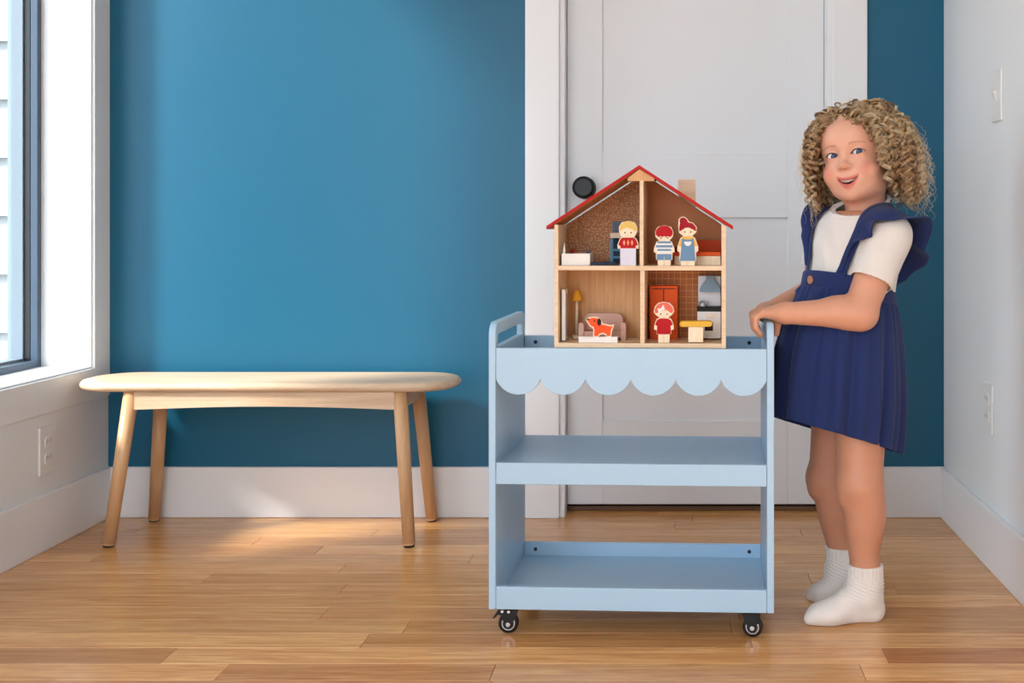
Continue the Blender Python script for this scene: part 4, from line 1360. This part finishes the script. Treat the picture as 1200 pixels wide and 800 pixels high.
for nm, V, Q in parts:
    col = np.tile({'head': SKIN, 'arm': np.array(rgb(220, 160, 129)[:3]), 'low': np.array(rgb(208, 146, 114)[:3])}[nm], (len(V), 1))  # leg shell darker: shade put into the skin colour; arms slightly darker too
    if nm == 'head':
        q = tohead(V.astype(f32))
        ax = np.abs(q[:, 0])
        def mixc(c, wgt):
            global col
            w_ = np.clip(wgt, 0, 1)[:, None]
            return col * (1 - w_) + np.array(rgb(*c)[:3]) * w_
        # rosy cheeks, nose and lips are her own colouring
        dch = np.sqrt(((ax - 0.040) / 0.022) ** 2 + ((q[:, 2] + 0.032) / 0.018) ** 2)
        col = mixc((222, 130, 108), (1 - dch) * 0.75 * (q[:, 1] > 0.01))
        dn = np.sqrt((q[:, 0] / 0.014) ** 2 + ((q[:, 2] + 0.025) / 0.012) ** 2)
        col = mixc((222, 140, 116), (1 - dn) * 0.5 * (q[:, 1] > 0.06))
        x = q[:, 0] - 0.0015
        t = np.clip(x, -0.0225, 0.0225)
        zu = -0.0493 + 0.0045 * (t / 0.02) ** 2
        zl = -0.0630 + 0.0155 * (t / 0.02) ** 2
        fr = q[:, 1] > 0.055
        lipm = np.maximum(1.5 - np.abs(q[:, 2] - zu) / 0.0030, 1.5 - np.abs(q[:, 2] - zl) / 0.0040) * (np.abs(x) < 0.0225) * fr
        col = mixc((206, 92, 88), np.clip(lipm, 0, 1) * 0.85)
        um = x / 0.0205
        inside = (q[:, 2] < -0.0517 + 0.0050 * um * um) & (q[:, 2] > -0.0594 + 0.0130 * um * um) & (np.abs(x) < 0.0205) & (q[:, 1] > 0.03) & (q[:, 1] < 0.0740)
        col = mixc((96, 34, 34), inside.astype(float))
        # eyebrows
        for s in (1,):
            u = (ax - 0.0285) / 0.0155
            zb_ = 0.0165 + 0.0030 * (1 - u * u) - 0.0008 * u
            wb_ = (1.2 - np.abs(q[:, 2] - zb_) / (0.0017 * (1.1 - 0.45 * np.clip(u, -1, 1)))) * (np.abs(u) < 1) * (q[:, 1] > 0.03)
            col = mixc((150, 104, 70), np.clip(wb_, 0, 1) * 0.60)
        # lid margins
        e = EYE[1]
        u = ax - e[0]; v = q[:, 2] - e[2] - 0.05 * u - 0.0004
        a1 = np.sqrt(u * u + (v + 0.0190 - 0.0052) ** 2) - 0.0190
        a2 = np.sqrt(u * u + (v - 0.0250 + 0.0042) ** 2) - 0.0250
        edge = np.maximum(a1, a2)
        lash = (1 - np.abs(edge - 0.0002) / 0.0013) * (q[:, 1] > 0.058) * (v > -0.001)
        col = mixc((70, 44, 36), np.clip(lash * 1.3, 0, 1) * 0.85)
        lash2 = (1 - np.abs(edge - 0.0002) / 0.0012) * (q[:, 1] > 0.058) * (v <= -0.001)
        col = mixc((176, 104, 84), np.clip(lash2 * 1.3, 0, 1) * 0.6)
    if nm == 'arm':
        pass
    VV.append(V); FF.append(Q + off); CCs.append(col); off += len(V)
sk = bpy.data.materials.new('skin')
sk.use_nodes = True
nt = sk.node_tree
b = nt.nodes['Principled BSDF']
at = nt.nodes.new('ShaderNodeVertexColor'); at.layer_name = 'Col'
tcn = nt.nodes.new('ShaderNodeTexCoord')
nz = nt.nodes.new('ShaderNodeTexNoise'); nz.inputs['Scale'].default_value = 45; nz.inputs['Detail'].default_value = 4
nt.links.new(tcn.outputs['Object'], nz.inputs['Vector'])
mxs = nt.nodes.new('ShaderNodeMix'); mxs.data_type = 'RGBA'; mxs.blend_type = 'MULTIPLY'; mxs.inputs[0].default_value = 0.12
nt.links.new(at.outputs[0], mxs.inputs[6]); nt.links.new(nz.outputs['Fac'], mxs.inputs[7])
nt.links.new(mxs.outputs[2], b.inputs['Base Color'])
b.inputs['Roughness'].default_value = 0.48
b.inputs['Subsurface Weight'].default_value = 0.25
b.inputs['Subsurface Radius'].default_value = (0.008, 0.003, 0.0015)
b.inputs['Subsurface Scale'].default_value = 1.0
bn = nt.nodes.new('ShaderNodeBump'); bn.inputs['Strength'].default_value = 0.05; bn.inputs['Distance'].default_value = 0.001
nt.links.new(nz.outputs['Fac'], bn.inputs['Height']); nt.links.new(bn.outputs['Normal'], b.inputs['Normal'])

girl = empty('person', (0.37, 2.21, 0))
tag(girl, 'smiling curly-haired child in navy pinafore dress and white socks, hands on the cart handle', 'person')
GO = np.array([0.37, 2.21, 0.0])
def gobj(name, V, F, mat, smooth=True):
    return link_np(name, np.asarray(V) - GO, np.asarray(F), mat, girl, smooth)
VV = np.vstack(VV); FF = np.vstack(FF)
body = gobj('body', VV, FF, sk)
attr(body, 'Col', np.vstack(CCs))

# ---- eyes
em = bpy.data.materials.new('eye')
em.use_nodes = True
nt = em.node_tree
b = nt.nodes['Principled BSDF']
b.inputs['Roughness'].default_value = 0.08
at = nt.nodes.new('ShaderNodeVertexColor'); at.layer_name = 'Col'
nt.links.new(at.outputs[0], b.inputs['Base Color'])
for k, e in enumerate(EYE):
    c = fromhead(e)
    gaze = unit(np.array([0.0, 0.0, 0.80]) + np.array([-0.06, 0, 0.0]) - c)   # looks at the photographer
    a1 = unit(np.cross(gaze, [0, 0, 1])); a2 = np.cross(a1, gaze)
    V, F, Cc = [], [], []
    nr, ns = 40, 40
    for i in range(nr + 1):
        t = math.pi * i / nr
        bulge = 0.0009 * math.exp(-(t / 0.42) ** 4)
        for j in range(ns):
            p = 2 * math.pi * j / ns
            r = ER + bulge
            V.append(c + r * (math.cos(t) * gaze + math.sin(t) * (math.cos(p) * a1 + math.sin(p) * a2)))
            ang = t
            if ang < 0.22: cc = rgb(8, 8, 12)
            elif ang < 0.46:
                m = random.uniform(0.8, 1.15)
                cc = rgb(62 * m, 88 * m, 126 * m)
            elif ang < 0.54: cc = rgb(30, 42, 66)
            else: cc = rgb(238, 234, 232)
            Cc.append(cc[:3])
    for i in range(nr):
        for j in range(ns):
            F.append((i * ns + j, (i + 1) * ns + j, (i + 1) * ns + (j + 1) % ns, i * ns + (j + 1) % ns))
    o = gobj('eye', V, np.array(F), em)
    attr(o, 'Col', np.array(Cc))
# eyelashes along the upper lids
lm = mk('dark_lashes', rgb(58, 38, 32), 0.7)
for sgn in (-1, 1):
    pts_, rad_ = [], []
    for i in range(17):
        u = -0.0128 + 0.0262 * i / 16
        v = -(0.0190 - 0.0052) + math.sqrt(0.0190 ** 2 - u * u) + 0.0004
        z_ = v + 0.05 * u + 0.0004
        rr_ = ER + 0.0020
        yy = math.sqrt(max(rr_ ** 2 - u * u - z_ * z_, 1e-8))
        c = fromhead((sgn * (EYE[1][0] + u), EYE[1][1] + yy + 0.0004, z_)) - GO
        pts_.append(tuple(c)); rad_.append(0.00035 + 0.0007 * math.sin(math.pi * min(1, 0.15 + 0.7 * i / 16)))
    MB().tube(pts_, rad_, 6).build('eyelashes', lm, girl)
# upper teeth
tm = mk('teeth', rgb(240, 234, 222), 0.25)
tb = MB()
for i in range(8):
    x = (i - 3.5) * 0.0040
    y = 0.0735 - 0.0115 * (x / 0.02) ** 2
    z1 = -0.0500 + 0.005 * (x / 0.0185) ** 2
    hgt = 0.0052 if i in (3, 4) else 0.0045
    c = fromhead((x, y, z1 - hgt / 2)) - GO
    r = bmesh.ops.create_icosphere(tb.bm, subdivisions=2, radius=1.0)
    for v in r['verts']:
        q = np.array([v.co.x * 0.0022, v.co.y * 0.0022, v.co.z * hgt * 0.62]) @ HA
        v.co = Vector(c + q)
tb.build('teeth', tm, girl, smooth=True)

# ---- shirt
SHIRT_Z0 = BEL[2] - 0.02
def shirt_sdf(P):
    d = shirt_outer(P)
    d = np.maximum(d, -(torso_sdf(P) - 0.0015))
    # sleeves end at their hems, hollow inside
    for s, e, r in ((SHn, ELn, 0.0392), (SHf, ELf, 0.0375)):
        ax_ = unit(e - s).astype(f32)
        t = (P - (s + (e - s) * 0.60).astype(f32)) @ ax_
        near = np.linalg.norm(P - (s + (e - s) * 0.6).astype(f32), axis=-1) - 0.075
        d = np.where(near < 0, np.maximum(d, t), d)
        d = np.maximum(d, -cap(P, s + (e - s) * 0.30, s + (e - s) * 1.2, r, r))
    d = np.maximum(d, SHIRT_Z0 - P[..., 2])
    # neckline
    nv = unit(np.array([0, 0, 1.0]) + 0.42 * Fc + 0.16 * Lc)
    d = np.maximum(d, (P - (NK + np.array([0, 0, 0.009]) + 0.004 * Fc).astype(f32)) @ nv.astype(f32))
    return d
cream = mk('cream_cotton_knit', rgb(226, 219, 211), 0.85, 0.25, 900, 0.03, 30, sheen=0.2)
lo, hi = bb([SHn, SHf, SLn, SLf, CHE, BEL, NK], 0.085)
V, Q = nets(shirt_sdf, lo, hi, 0.0020, 2)
# soft creases of the jersey
q = V
crease = 0.0016 * np.sin(90 * (q[:, 2] + 0.5 * q[:, 0]) + 8 * np.sin(22 * q[:, 1]))
gobj('shirt', V + np.stack([crease * -0.5, crease * -0.8, crease * 0], 1), Q, cream)
# ribbed neckband following the neckline
nv = unit(np.array([0, 0, 1.0]) + 0.42 * Fc + 0.16 * Lc)
e1 = unit(np.cross(nv, [0, 1, 0])); e2 = np.cross(nv, e1)
cN = NK + np.array([0, 0, 0.009]) + 0.004 * Fc
ringp = []
for i in range(64):
    t = 2 * math.pi * i / 64
    dirv = math.cos(t) * e1 + math.sin(t) * e2
    r_ = 0.03
    for _ in range(60):
        if shirt_outer(np.array([cN + dirv * r_ - nv * 0.0025], f32))[0] > 0: break
        r_ += 0.001
    ringp.append(cN + dirv * r_ - nv * 0.003)
ringp = np.array(ringp)
V, F = [], []
for i in range(64):
    p = ringp[i]; o_ = unit(p - cN)
    for k in range(8):
        a = 2 * math.pi * k / 8
        V.append(p + o_ * math.cos(a) * 0.0022 + nv * math.sin(a) * 0.0060)
for i in range(64):
    for k in range(8):
        F.append((i * 8 + k, i * 8 + (k + 1) % 8, ((i + 1) % 64) * 8 + (k + 1) % 8, ((i + 1) % 64) * 8 + k))
gobj('neckband', V, np.array(F), cream)

# ---- pinafore dress: skirt, waistband, straps, ruffles, button
navy = mk('navy_linen', rgb(13, 37, 92), 0.85, 0.35, 1100, 0.16, 260, sheen=0.08)
dress = bpy.data.objects.new('dress', None)
def wring(zc, cx, a, bb_, tilt, ph, fold, amp, n=180, seed=0.0):
    Fs = np.array([-math.cos(ph), -math.sin(ph)]); Ls = np.array([math.sin(ph), -math.cos(ph)])
    out = []
    for i in range(n):
        t = 2 * math.pi * i / n
        wv = amp * (0.45 + 0.55 * math.sin(fold * t + seed) + 0.45 * math.sin(round(fold * 1.7) * t + 1.3 + seed + 1.2 * math.sin(2 * t)) + 0.4 * math.sin(5 * t + 0.6))
        r_a, r_b = a + wv, bb_ + wv
        l, f = r_a * math.cos(t), r_b * math.sin(t)
        out.append((cx[0] + l * Ls[0] + f * Fs[0], cx[1] + l * Ls[1] + f * Fs[1], zc + tilt * f))
    return out
ph = math.radians(30)
def cxy(px, Y=2.216): return (W(px, 300, Y)[0], Y)
levels = [  # photo row of the ring centre, centre column, half widths, tilt, amplitude
    (346, 992, 0.0945, 0.0900, 0.24, 0.0004), (350, 991.5, 0.0975, 0.0930, 0.24, 0.0024), (360, 990.5, 0.1015, 0.0975, 0.24, 0.0034), (376, 988.5, 0.1070, 0.1050, 0.24, 0.0040),
    (400, 985.5, 0.1140, 0.1130, 0.24, 0.0050), (428, 982.5, 0.1205, 0.1190, 0.25, 0.0062), (456, 980.5, 0.1240, 0.1220, 0.27, 0.0074),
    (484, 978.5, 0.1235, 0.1220, 0.31, 0.0084), (502, 977, 0.1215, 0.1200, 0.34, 0.0088), (508, 976.5, 0.1205, 0.1190, 0.34, 0.0088)]
lev = np.array([(CZ - (r - VY) * 2.216 / FPX, cxy(c)[0], a, b_, t, am) for r, c, a, b_, t, am in levels])
ts = np.linspace(0, len(lev) - 1, 46)
li = np.stack([np.interp(ts, range(len(lev)), lev[:, k]) for k in range(6)], 1)
NR = 180
NR = 360
rings = []
for k_, l in enumerate(li):
    r_ = wring(l[0], (l[1], 2.216), l[2], l[3], l[4], ph, 11, l[5] * 1.25, NR)
    fade = 0.0020 * min(1, k_ / 3) * math.exp(-k_ / 13)
    r2 = []
    for i, p in enumerate(r_):
        t = 2 * math.pi * i / NR
        g_ = 1 + fade * (math.sin(37 * t) + 0.7 * math.sin(53 * t + 1) + 0.5 * math.sin(23 * t)) / 0.11
        r2.append((l[1] + (p[0] - l[1]) * g_, 2.216 + (p[1] - 2.216) * g_, p[2]))
    rings.append(r2)
V = [p for r in rings for p in r]
m = len(rings)
F = [(k * NR + i, (k + 1) * NR + i, (k + 1) * NR + (i + 1) % NR, k * NR + (i + 1) % NR) for k in range(m - 1) for i in range(NR)]
skirt = gobj('skirt', V, np.array(F), navy)
so = skirt.modifiers.new('cloth', 'SOLIDIFY'); so.thickness = 0.0022; so.offset = -1
# waistband
wl = [(328, 0.0905, 0.0835), (330, 0.0920, 0.0850), (339, 0.0940, 0.0880), (348, 0.0960, 0.0910), (350, 0.0950, 0.0900)]
NB = 120
V, F = [], []
for r, a, b_ in wl:
    V += wring(CZ - (r - VY) * 2.216 / FPX, cxy(994)[:1] + (2.216,), a, b_, 0.24, ph, 8, 0.0006, NB)
for k in range(len(wl) - 1):
    F += [(k * NB + i, (k + 1) * NB + i, (k + 1) * NB + (i + 1) % NB, k * NB + (i + 1) % NB) for i in range(NB)]
wb_o = gobj('waistband', V, np.array(F), navy)
so = wb_o.modifiers.new('cloth', 'SOLIDIFY'); so.thickness = 0.003; so.offset = -1
# straps and ruffles
def strap(name, pts, width, m=60):
    c = catmull(pts, m)
    p, g = project(c, shirt_outer, 0.0048)
    V, F = [], []
    for i in range(m):
        t = unit(p[min(i + 1, m - 1)] - p[max(i - 1, 0)])
        s = unit(np.cross(t, g[i]))
        for k in (-1, -0.5, 0, 0.5, 1):
            V.append(p[i] + s * width * 0.5 * k)
    V = np.array(V, f32)
    V, _ = project(V, shirt_outer, 0.0048, 5)
    for i in range(m - 1):
        for k in range(4):
            F.append((i * 5 + k, i * 5 + k + 1, (i + 1) * 5 + k + 1, (i + 1) * 5 + k))
    o = gobj(name, V, np.array(F), navy)
    so = o.modifiers.new('cloth', 'SOLIDIFY'); so.thickness = 0.0022; so.offset = 0
    return p, g
npts = [W(976, 336, 2.128), W(983, 304, 2.124), W(997, 281, 2.126), W(1016, 262, 2.140), W(1036, 250, 2.175), W(1050, 250, 2.22), W(1058, 270, 2.27), W(1056, 310, 2.285), W(1046, 350, 2.285)]
sp, sg = strap('strap', npts, 0.026)
fpts = [W(951, 322, 2.225), W(950, 296, 2.235), W(954, 276, 2.250), W(963, 258, 2.275), W(976, 249, 2.31), W(990, 250, 2.335), W(1010, 280, 2.34), W(1020, 350, 2.32)]
sp2, sg2 = strap('strap', fpts, 0.024)
def ruffle(inner, outer, waves, amp, seed):
    m, n = 150, 12
    a = catmull(inner, m); c = catmull(outer, m)
    V, F = [], []
    for i in range(m):
        s = i / (m - 1)
        d = c[i] - a[i]
        wd = np.linalg.norm(d)
        tan = unit(a[min(i + 1, m - 1)] - a[max(i - 1, 0)])
        nn = np.cross(tan, d / max(wd, 1e-5)) if wd > 1e-4 else np.zeros(3)
        for k in range(n):
            u = k / (n - 1)
            wv = amp * u ** 1.2 * min(1, wd / 0.03) * (math.sin(waves * 2 * math.pi * s + seed) + 0.45 * math.sin(waves * 3.3 * math.pi * s + 2 * seed))
            bow = 0.10 * wd * math.sin(math.pi * u)
            V.append(a[i] + d * u + nn * (wv + bow) + tan * wv * 0.45 * math.cos(seed + waves * 2 * math.pi * s))
    V = np.array(V, f32)
    dd = shirt_outer(V)
    V2, g_ = project(V, shirt_outer, 0.0055, 4)
    bad = dd < 0.0055
    V[bad] = V2[bad]
    for i in range(m - 1):
        for k in range(n - 1):
            F.append((i * n + k, i * n + k + 1, (i + 1) * n + k + 1, (i + 1) * n + k))
    o = gobj('ruffle', V, np.array(F), navy)
    so = o.modifiers.new('cloth', 'SOLIDIFY'); so.thickness = 0.002; so.offset = 0
    return o
inn = sp[np.linspace(4, len(sp) - 2, 10).astype(int)] + sg[np.linspace(4, len(sp) - 2, 10).astype(int)] * 0.003
out = [W(984, 311, 2.118), W(996, 291, 2.108), W(1008, 281, 2.096), W(1030, 266, 2.085), W(1054, 253, 2.085), W(1082, 258, 2.115), W(1091, 290, 2.18), W(1082, 312, 2.235), W(1068, 334, 2.265), W(1054, 354, 2.280)]
out = inn + (np.array(out) - inn) * np.array([0, 0.35, 0.7, 1, 1, 1, 1, 1, 0.7, 0.15])[:, None]
ruffle(inn, out, 4.6, 0.0125, 0.8)
ix = np.linspace(3, len(sp2) - 12, 8).astype(int)
inn2 = sp2[ix] + sg2[ix] * 0.002
outd = unit(-Lc + np.array([0, 0, 0.45]) + 0.25 * Fc)
out2 = inn2 + outd * (np.array([0.004, 0.012, 0.020, 0.028, 0.034, 0.034, 0.026, 0.012])[:, None])
ruffle(inn2, out2, 5, 0.005, 0.2)
# wooden button at the front of the waistband
bw = mk('wooden_button', rgb(176, 122, 84), 0.5)
Fs = np.array([-math.cos(ph), -math.sin(ph), 0])
bc = np.array([cxy(994)[0], 2.216, CZ - (339 - VY) * 2.216 / FPX]) + Fs * 0.0925 + np.array([0, 0, 0.24 * 0.0885])
MB().lathe([(0.0075, 0), (0.0085, 0.0012), (0.0085, 0.0026), (0.0066, 0.0034), (0.0050, 0.0026)], tuple(bc - GO), tuple(Fs), 20).build('button', bw, girl)

# ---- socks
sockm = bpy.data.materials.new('ribbed_white_sock')
sockm.use_nodes = True
nt = sockm.node_tree
b = nt.nodes['Principled BSDF']
b.inputs['Base Color'].default_value = rgb(232, 224, 216)
b.inputs['Roughness'].default_value = 0.9
b.inputs['Sheen Weight'].default_value = 0.2
tcn = nt.nodes.new('ShaderNodeTexCoord')
nz = nt.nodes.new('ShaderNodeTexNoise'); nz.inputs['Scale'].default_value = 700
nt.links.new(tcn.outputs['Object'], nz.inputs['Vector'])
bn = nt.nodes.new('ShaderNodeBump'); bn.inputs['Strength'].default_value = 0.3; bn.inputs['Distance'].default_value = 0.001
nt.links.new(nz.outputs['Fac'], bn.inputs['Height']); nt.links.new(bn.outputs['Normal'], b.inputs['Normal'])
def sock(hp, kn, an, toe, heel, outw, ztop):
    def fn(P):
        d = smin(leg_s(P, hp, kn, an, 1), foot(P, an, toe, heel, outw), 0.012) - 0.0028
        z = P[..., 2]
        ang = np.arctan2(P[..., 1] - an[1], P[..., 0] - an[0])
        cuff = np.clip((z - 0.062) / 0.02, 0, 1)
        d = d - 0.0009 * np.sin(ang * 26) * cuff
        # slouch folds in front of the ankle
        fz = np.exp(-((z - 0.072) / 0.020) ** 2)
        sl = z + 0.35 * (P[..., 0] - an[0])
        d = d - 0.0026 * fz * (0.5 + 0.5 * np.sin(sl * 900))
        d = np.where(np.abs(z - ztop + 0.003) < 0.003, d - 0.0006, d)
        return np.maximum(d, z - ztop)
    lo, hi = bb([[toe[0], toe[1], 0], [heel[0], heel[1], 0], [an[0], an[1], ztop]], 0.048)
    lo[2] = -0.003; hi[2] = ztop + 0.004
    V, Q = nets(fn, lo, hi, 0.0015, 1)
    V[:, 2] = np.maximum(V[:, 2], 0.0003)
    return gobj('sock', V, Q, sockm)
sock(HPn, KNn, ANn, TOn, HEn, 1, CZ - (667 - VY) * 2.12 / FPX)
sock(HPf, KNf, ANf, TOf, HEf, -1, CZ - (643 - VY) * 2.25 / FPX)

# ---- hair: scalp volume and corkscrew ringlets
hairm = bpy.data.materials.new('blond_curls')
hairm.use_nodes = True
nt = hairm.node_tree
b = nt.nodes['Principled BSDF']
at = nt.nodes.new('ShaderNodeVertexColor'); at.layer_name = 'Col'
nt.links.new(at.outputs[0], b.inputs['Base Color'])
b.inputs['Roughness'].default_value = 0.42
b.inputs['Specular IOR Level'].default_value = 0.35
def hairline(q):
    """positive inside the hair region of the scalp (head coordinates)"""
    ax = np.abs(q[..., 0] - 0.010)
    front = 0.064 - 0.9 * np.maximum(ax - 0.028, 0)             # height of the hairline at the forehead
    top = q[..., 2] - front
    side = 0.036 - q[..., 1] - 0.35 * np.maximum(q[..., 2], 0)  # behind the temples
    return np.maximum(top, side - np.maximum(0.055 - ax, 0) * 3)
def cap_sdf(P):
    q = tohead(P)
    d = ell(q, (0, -0.014, 0.026), (0.079, 0.091, 0.0735))
    d = smin(d, ell(q, (0, -0.040, -0.030), (0.074, 0.060, 0.070)), 0.03)
    n = 0.0022 * np.sin(q[..., 0] * 260) * np.sin(q[..., 1] * 240) * np.sin(q[..., 2] * 250)
    d = smax(d + n, -hairline(q), 0.006)
    d = np.maximum(d, -0.085 - q[..., 2])
    return d
V, Q = nets(cap_sdf, HC - 0.13, HC + 0.13, 0.0028, 1)
hair = gobj('hair', V, Q, hairm)
attr(hair, 'Col', np.tile(np.array(rgb(112, 82, 54)[:3]), (len(V), 1)))

NC = 470
roots = []
while len(roots) < NC:
    v = rng.normal(size=3); v /= np.linalg.norm(v)
    q = np.array([0.077 * v[0], -0.014 + 0.089 * v[1], 0.026 + 0.070 * v[2]])
    if v[2] < -0.55: continue
    hl = hairline(q[None])[0]
    if hl > 0.003: roots.append((q, v))
while len(roots) < NC + 85:      # nape
    v = rng.normal(size=3); v /= np.linalg.norm(v)
    if v[1] < -0.1 and -0.6 < v[2] < 0.1: roots.append((np.array([0.074 * v[0], -0.014 + 0.086 * v[1], 0.02 + 0.070 * v[2]]), v))
gravity = np.array([0, 0, -1.0]) @ HA.T.astype(float)     # straight down in head coordinates
allV, allF, allC = [], [], []
voff = 0
def add_strands(paths, rad, cols, sides=3):
    """paths (S, N, 3) in head coordinates -> tapered tubes"""
    global voff
    S, N, _ = paths.shape
    T = np.gradient(paths, axis=1); T /= np.maximum(np.linalg.norm(T, axis=-1, keepdims=True), 1e-9)
    ref = np.array([0.31, 0.52, 0.79])
    A = np.cross(T, ref); A /= np.maximum(np.linalg.norm(A, axis=-1, keepdims=True), 1e-9)
    B = np.cross(T, A)
    tt = np.linspace(0, 1, N)
    rr = rad * np.where(tt > 0.85, 1 - 0.8 * (tt - 0.85) / 0.15, 1)
    Vs = []
    for k in range(sides):
        a = 2 * math.pi * k / sides
        Vs.append(paths + (A * math.cos(a) + B * math.sin(a)) * rr[None, :, None])
    Vs = np.stack(Vs, 2)              # S,N,sides,3
    idx = np.arange(S * N * sides).reshape(S, N, sides) + voff
    q = []
    for k in range(sides):
        k2 = (k + 1) % sides
        q.append(np.stack([idx[:, :-1, k], idx[:, :-1, k2], idx[:, 1:, k2], idx[:, 1:, k]], -1).reshape(-1, 4))
    allV.append(Vs.reshape(-1, 3)); allF.append(np.concatenate(q)); allC.append(np.repeat(cols, N * sides, axis=0))
    voff += S * N * sides
NP = 54
def squash(p):
    """keeps the volume of the hair to her own outline"""
    x = p[..., 0]; z = p[..., 2]
    p[..., 0] = np.where(x < -0.080, -0.080 + (x + 0.080) * 0.45, x)
    p[..., 2] = np.where(z > 0.098, 0.098 + (z - 0.098) * 0.45, z)
    return p
pal = np.array([rgb(168, 132, 94)[:3], rgb(196, 160, 118)[:3], rgb(216, 184, 140)[:3], rgb(232, 208, 170)[:3], rgb(138, 102, 70)[:3]])
def centre_line(q, v, ln, spread, n=NP):
    p = q.copy(); out = [p.copy()]
    step = ln / (n - 1)
    d = v * np.array([1, 1, 0.35]) + np.array([0, 0, -0.05])
    if v[1] > 0.2 and v[2] > 0.1: d = d * 0.5 + np.array([math.copysign(0.9, v[0] + 0.08), -0.1, 0.12])
    d = d / np.linalg.norm(d)
    sw = rng.normal(size=3) * 0.15
    for i in range(n - 1):
        s = i / (n - 1)
        pull = min(1.0, (s * ln) / spread)
        w_ = 0.12 + 0.10 * pull
        d = d * (1 - w_) + w_ * (gravity * (0.35 + 0.75 * pull) + (v * np.array([1, 1, 0])) * 0.30 * (1 - pull) + sw * 0.5)
        d /= np.linalg.norm(d)
        p = p + d * step
        # stay outside the head, off the face
        r = (p - np.array([0, -0.012, 0.02])) / np.array([0.083, 0.094, 0.076])
        rn = np.linalg.norm(r)
        if rn < 1.03 and p[2] > -0.07: p = np.array([0, -0.012, 0.02]) + r / rn * 1.03 * np.array([0.083, 0.094, 0.076])
        if p[1] > 0.012 and p[2] < 0.060:
            lim = (0.076 if v[0] > 0 else 0.060) - 0.25 * max(0, p[2] - 0.01)
            if abs(p[0]) < lim: p[0] = math.copysign(lim, p[0] if abs(p[0]) > 0.004 else v[0])
        if p[2] < -0.060 and p[1] > -0.02 and abs(p[0]) < 0.052: p[0] = math.copysign(0.052, v[0])
        out.append(p.copy())
    return np.array(out)
for (q, v) in roots:
    top = max(0, v[2])
    front = v[1] > 0.35 and v[2] > 0.2
    target_bottom = rng.uniform(-0.100, -0.045) - 0.016 * max(0, v[0])
    ln = min(0.235, max(0.07, (q[2] - target_bottom) * rng.uniform(0.85, 1.15) + 0.02))
    if rng.random() < 0.22: ln *= rng.uniform(0.45, 0.75)
    if front: ln *= rng.uniform(0.55, 0.95)
    c = centre_line(q, v, ln, rng.uniform(0.035, 0.06))
    R0 = rng.uniform(0.0062, 0.0105)
    turns = ln / rng.uniform(0.016, 0.025)
    hand_ = 1 if rng.random() < 0.5 else -1
    T = np.gradient(c, axis=0); T /= np.linalg.norm(T, axis=1, keepdims=True)
    A = np.cross(T, np.array([0.2, 0.9, 0.3])); A /= np.maximum(np.linalg.norm(A, axis=1, keepdims=True), 1e-6)
    B = np.cross(T, A)
    s = np.linspace(0, 1, NP)
    env = np.clip(s / 0.14, 0, 1) * (1 - 0.25 * s)
    S = 9
    ph0 = rng.uniform(0, 2 * math.pi)
    base_c = pal[rng.choice(5, p=[0.22, 0.3, 0.26, 0.12, 0.10])]
    paths, cols = [], []
    for k in range(S):
        dp = rng.normal() * 0.15; dr = 1 + rng.normal() * 0.09
        a = ph0 + dp + hand_ * 2 * math.pi * turns * s + 0.5 * np.sin(3 * s + k)
        off_ = rng.normal(size=3) * 0.0012
        paths.append(c + (A * np.cos(a)[:, None] + B * np.sin(a)[:, None]) * (R0 * dr * env)[:, None] + off_)
        cols.append(np.clip(base_c * rng.uniform(0.82, 1.22), 0, 1))
    add_strands(squash(np.array(paths)), 0.00068, np.array(cols))
# loose flyaway strands
for _ in range(420):
    q, v = roots[rng.integers(len(roots))]
    c = centre_line(q * 1.06, v + rng.normal(size=3) * 0.25, rng.uniform(0.06, 0.17), 0.09)
    c = c + v * np.linspace(0, 1, NP)[:, None] * rng.uniform(0.004, 0.022)
    s = np.linspace(0, 1, NP)
    a = rng.uniform(0, 6.28) + s * rng.uniform(20, 60)
    c = c + np.stack([np.cos(a), np.sin(a), np.sin(a * 0.7)], 1) * 0.005 * s[:, None]
    add_strands(squash(c[None]), 0.00032, pal[3][None])
Vh = np.concatenate(allV) @ HA.astype(float) + HC
ringlets = gobj('ringlets', Vh, np.concatenate(allF), hairm)
attr(ringlets, 'Col', np.concatenate(allC))
bpy.data.objects.remove(dress)
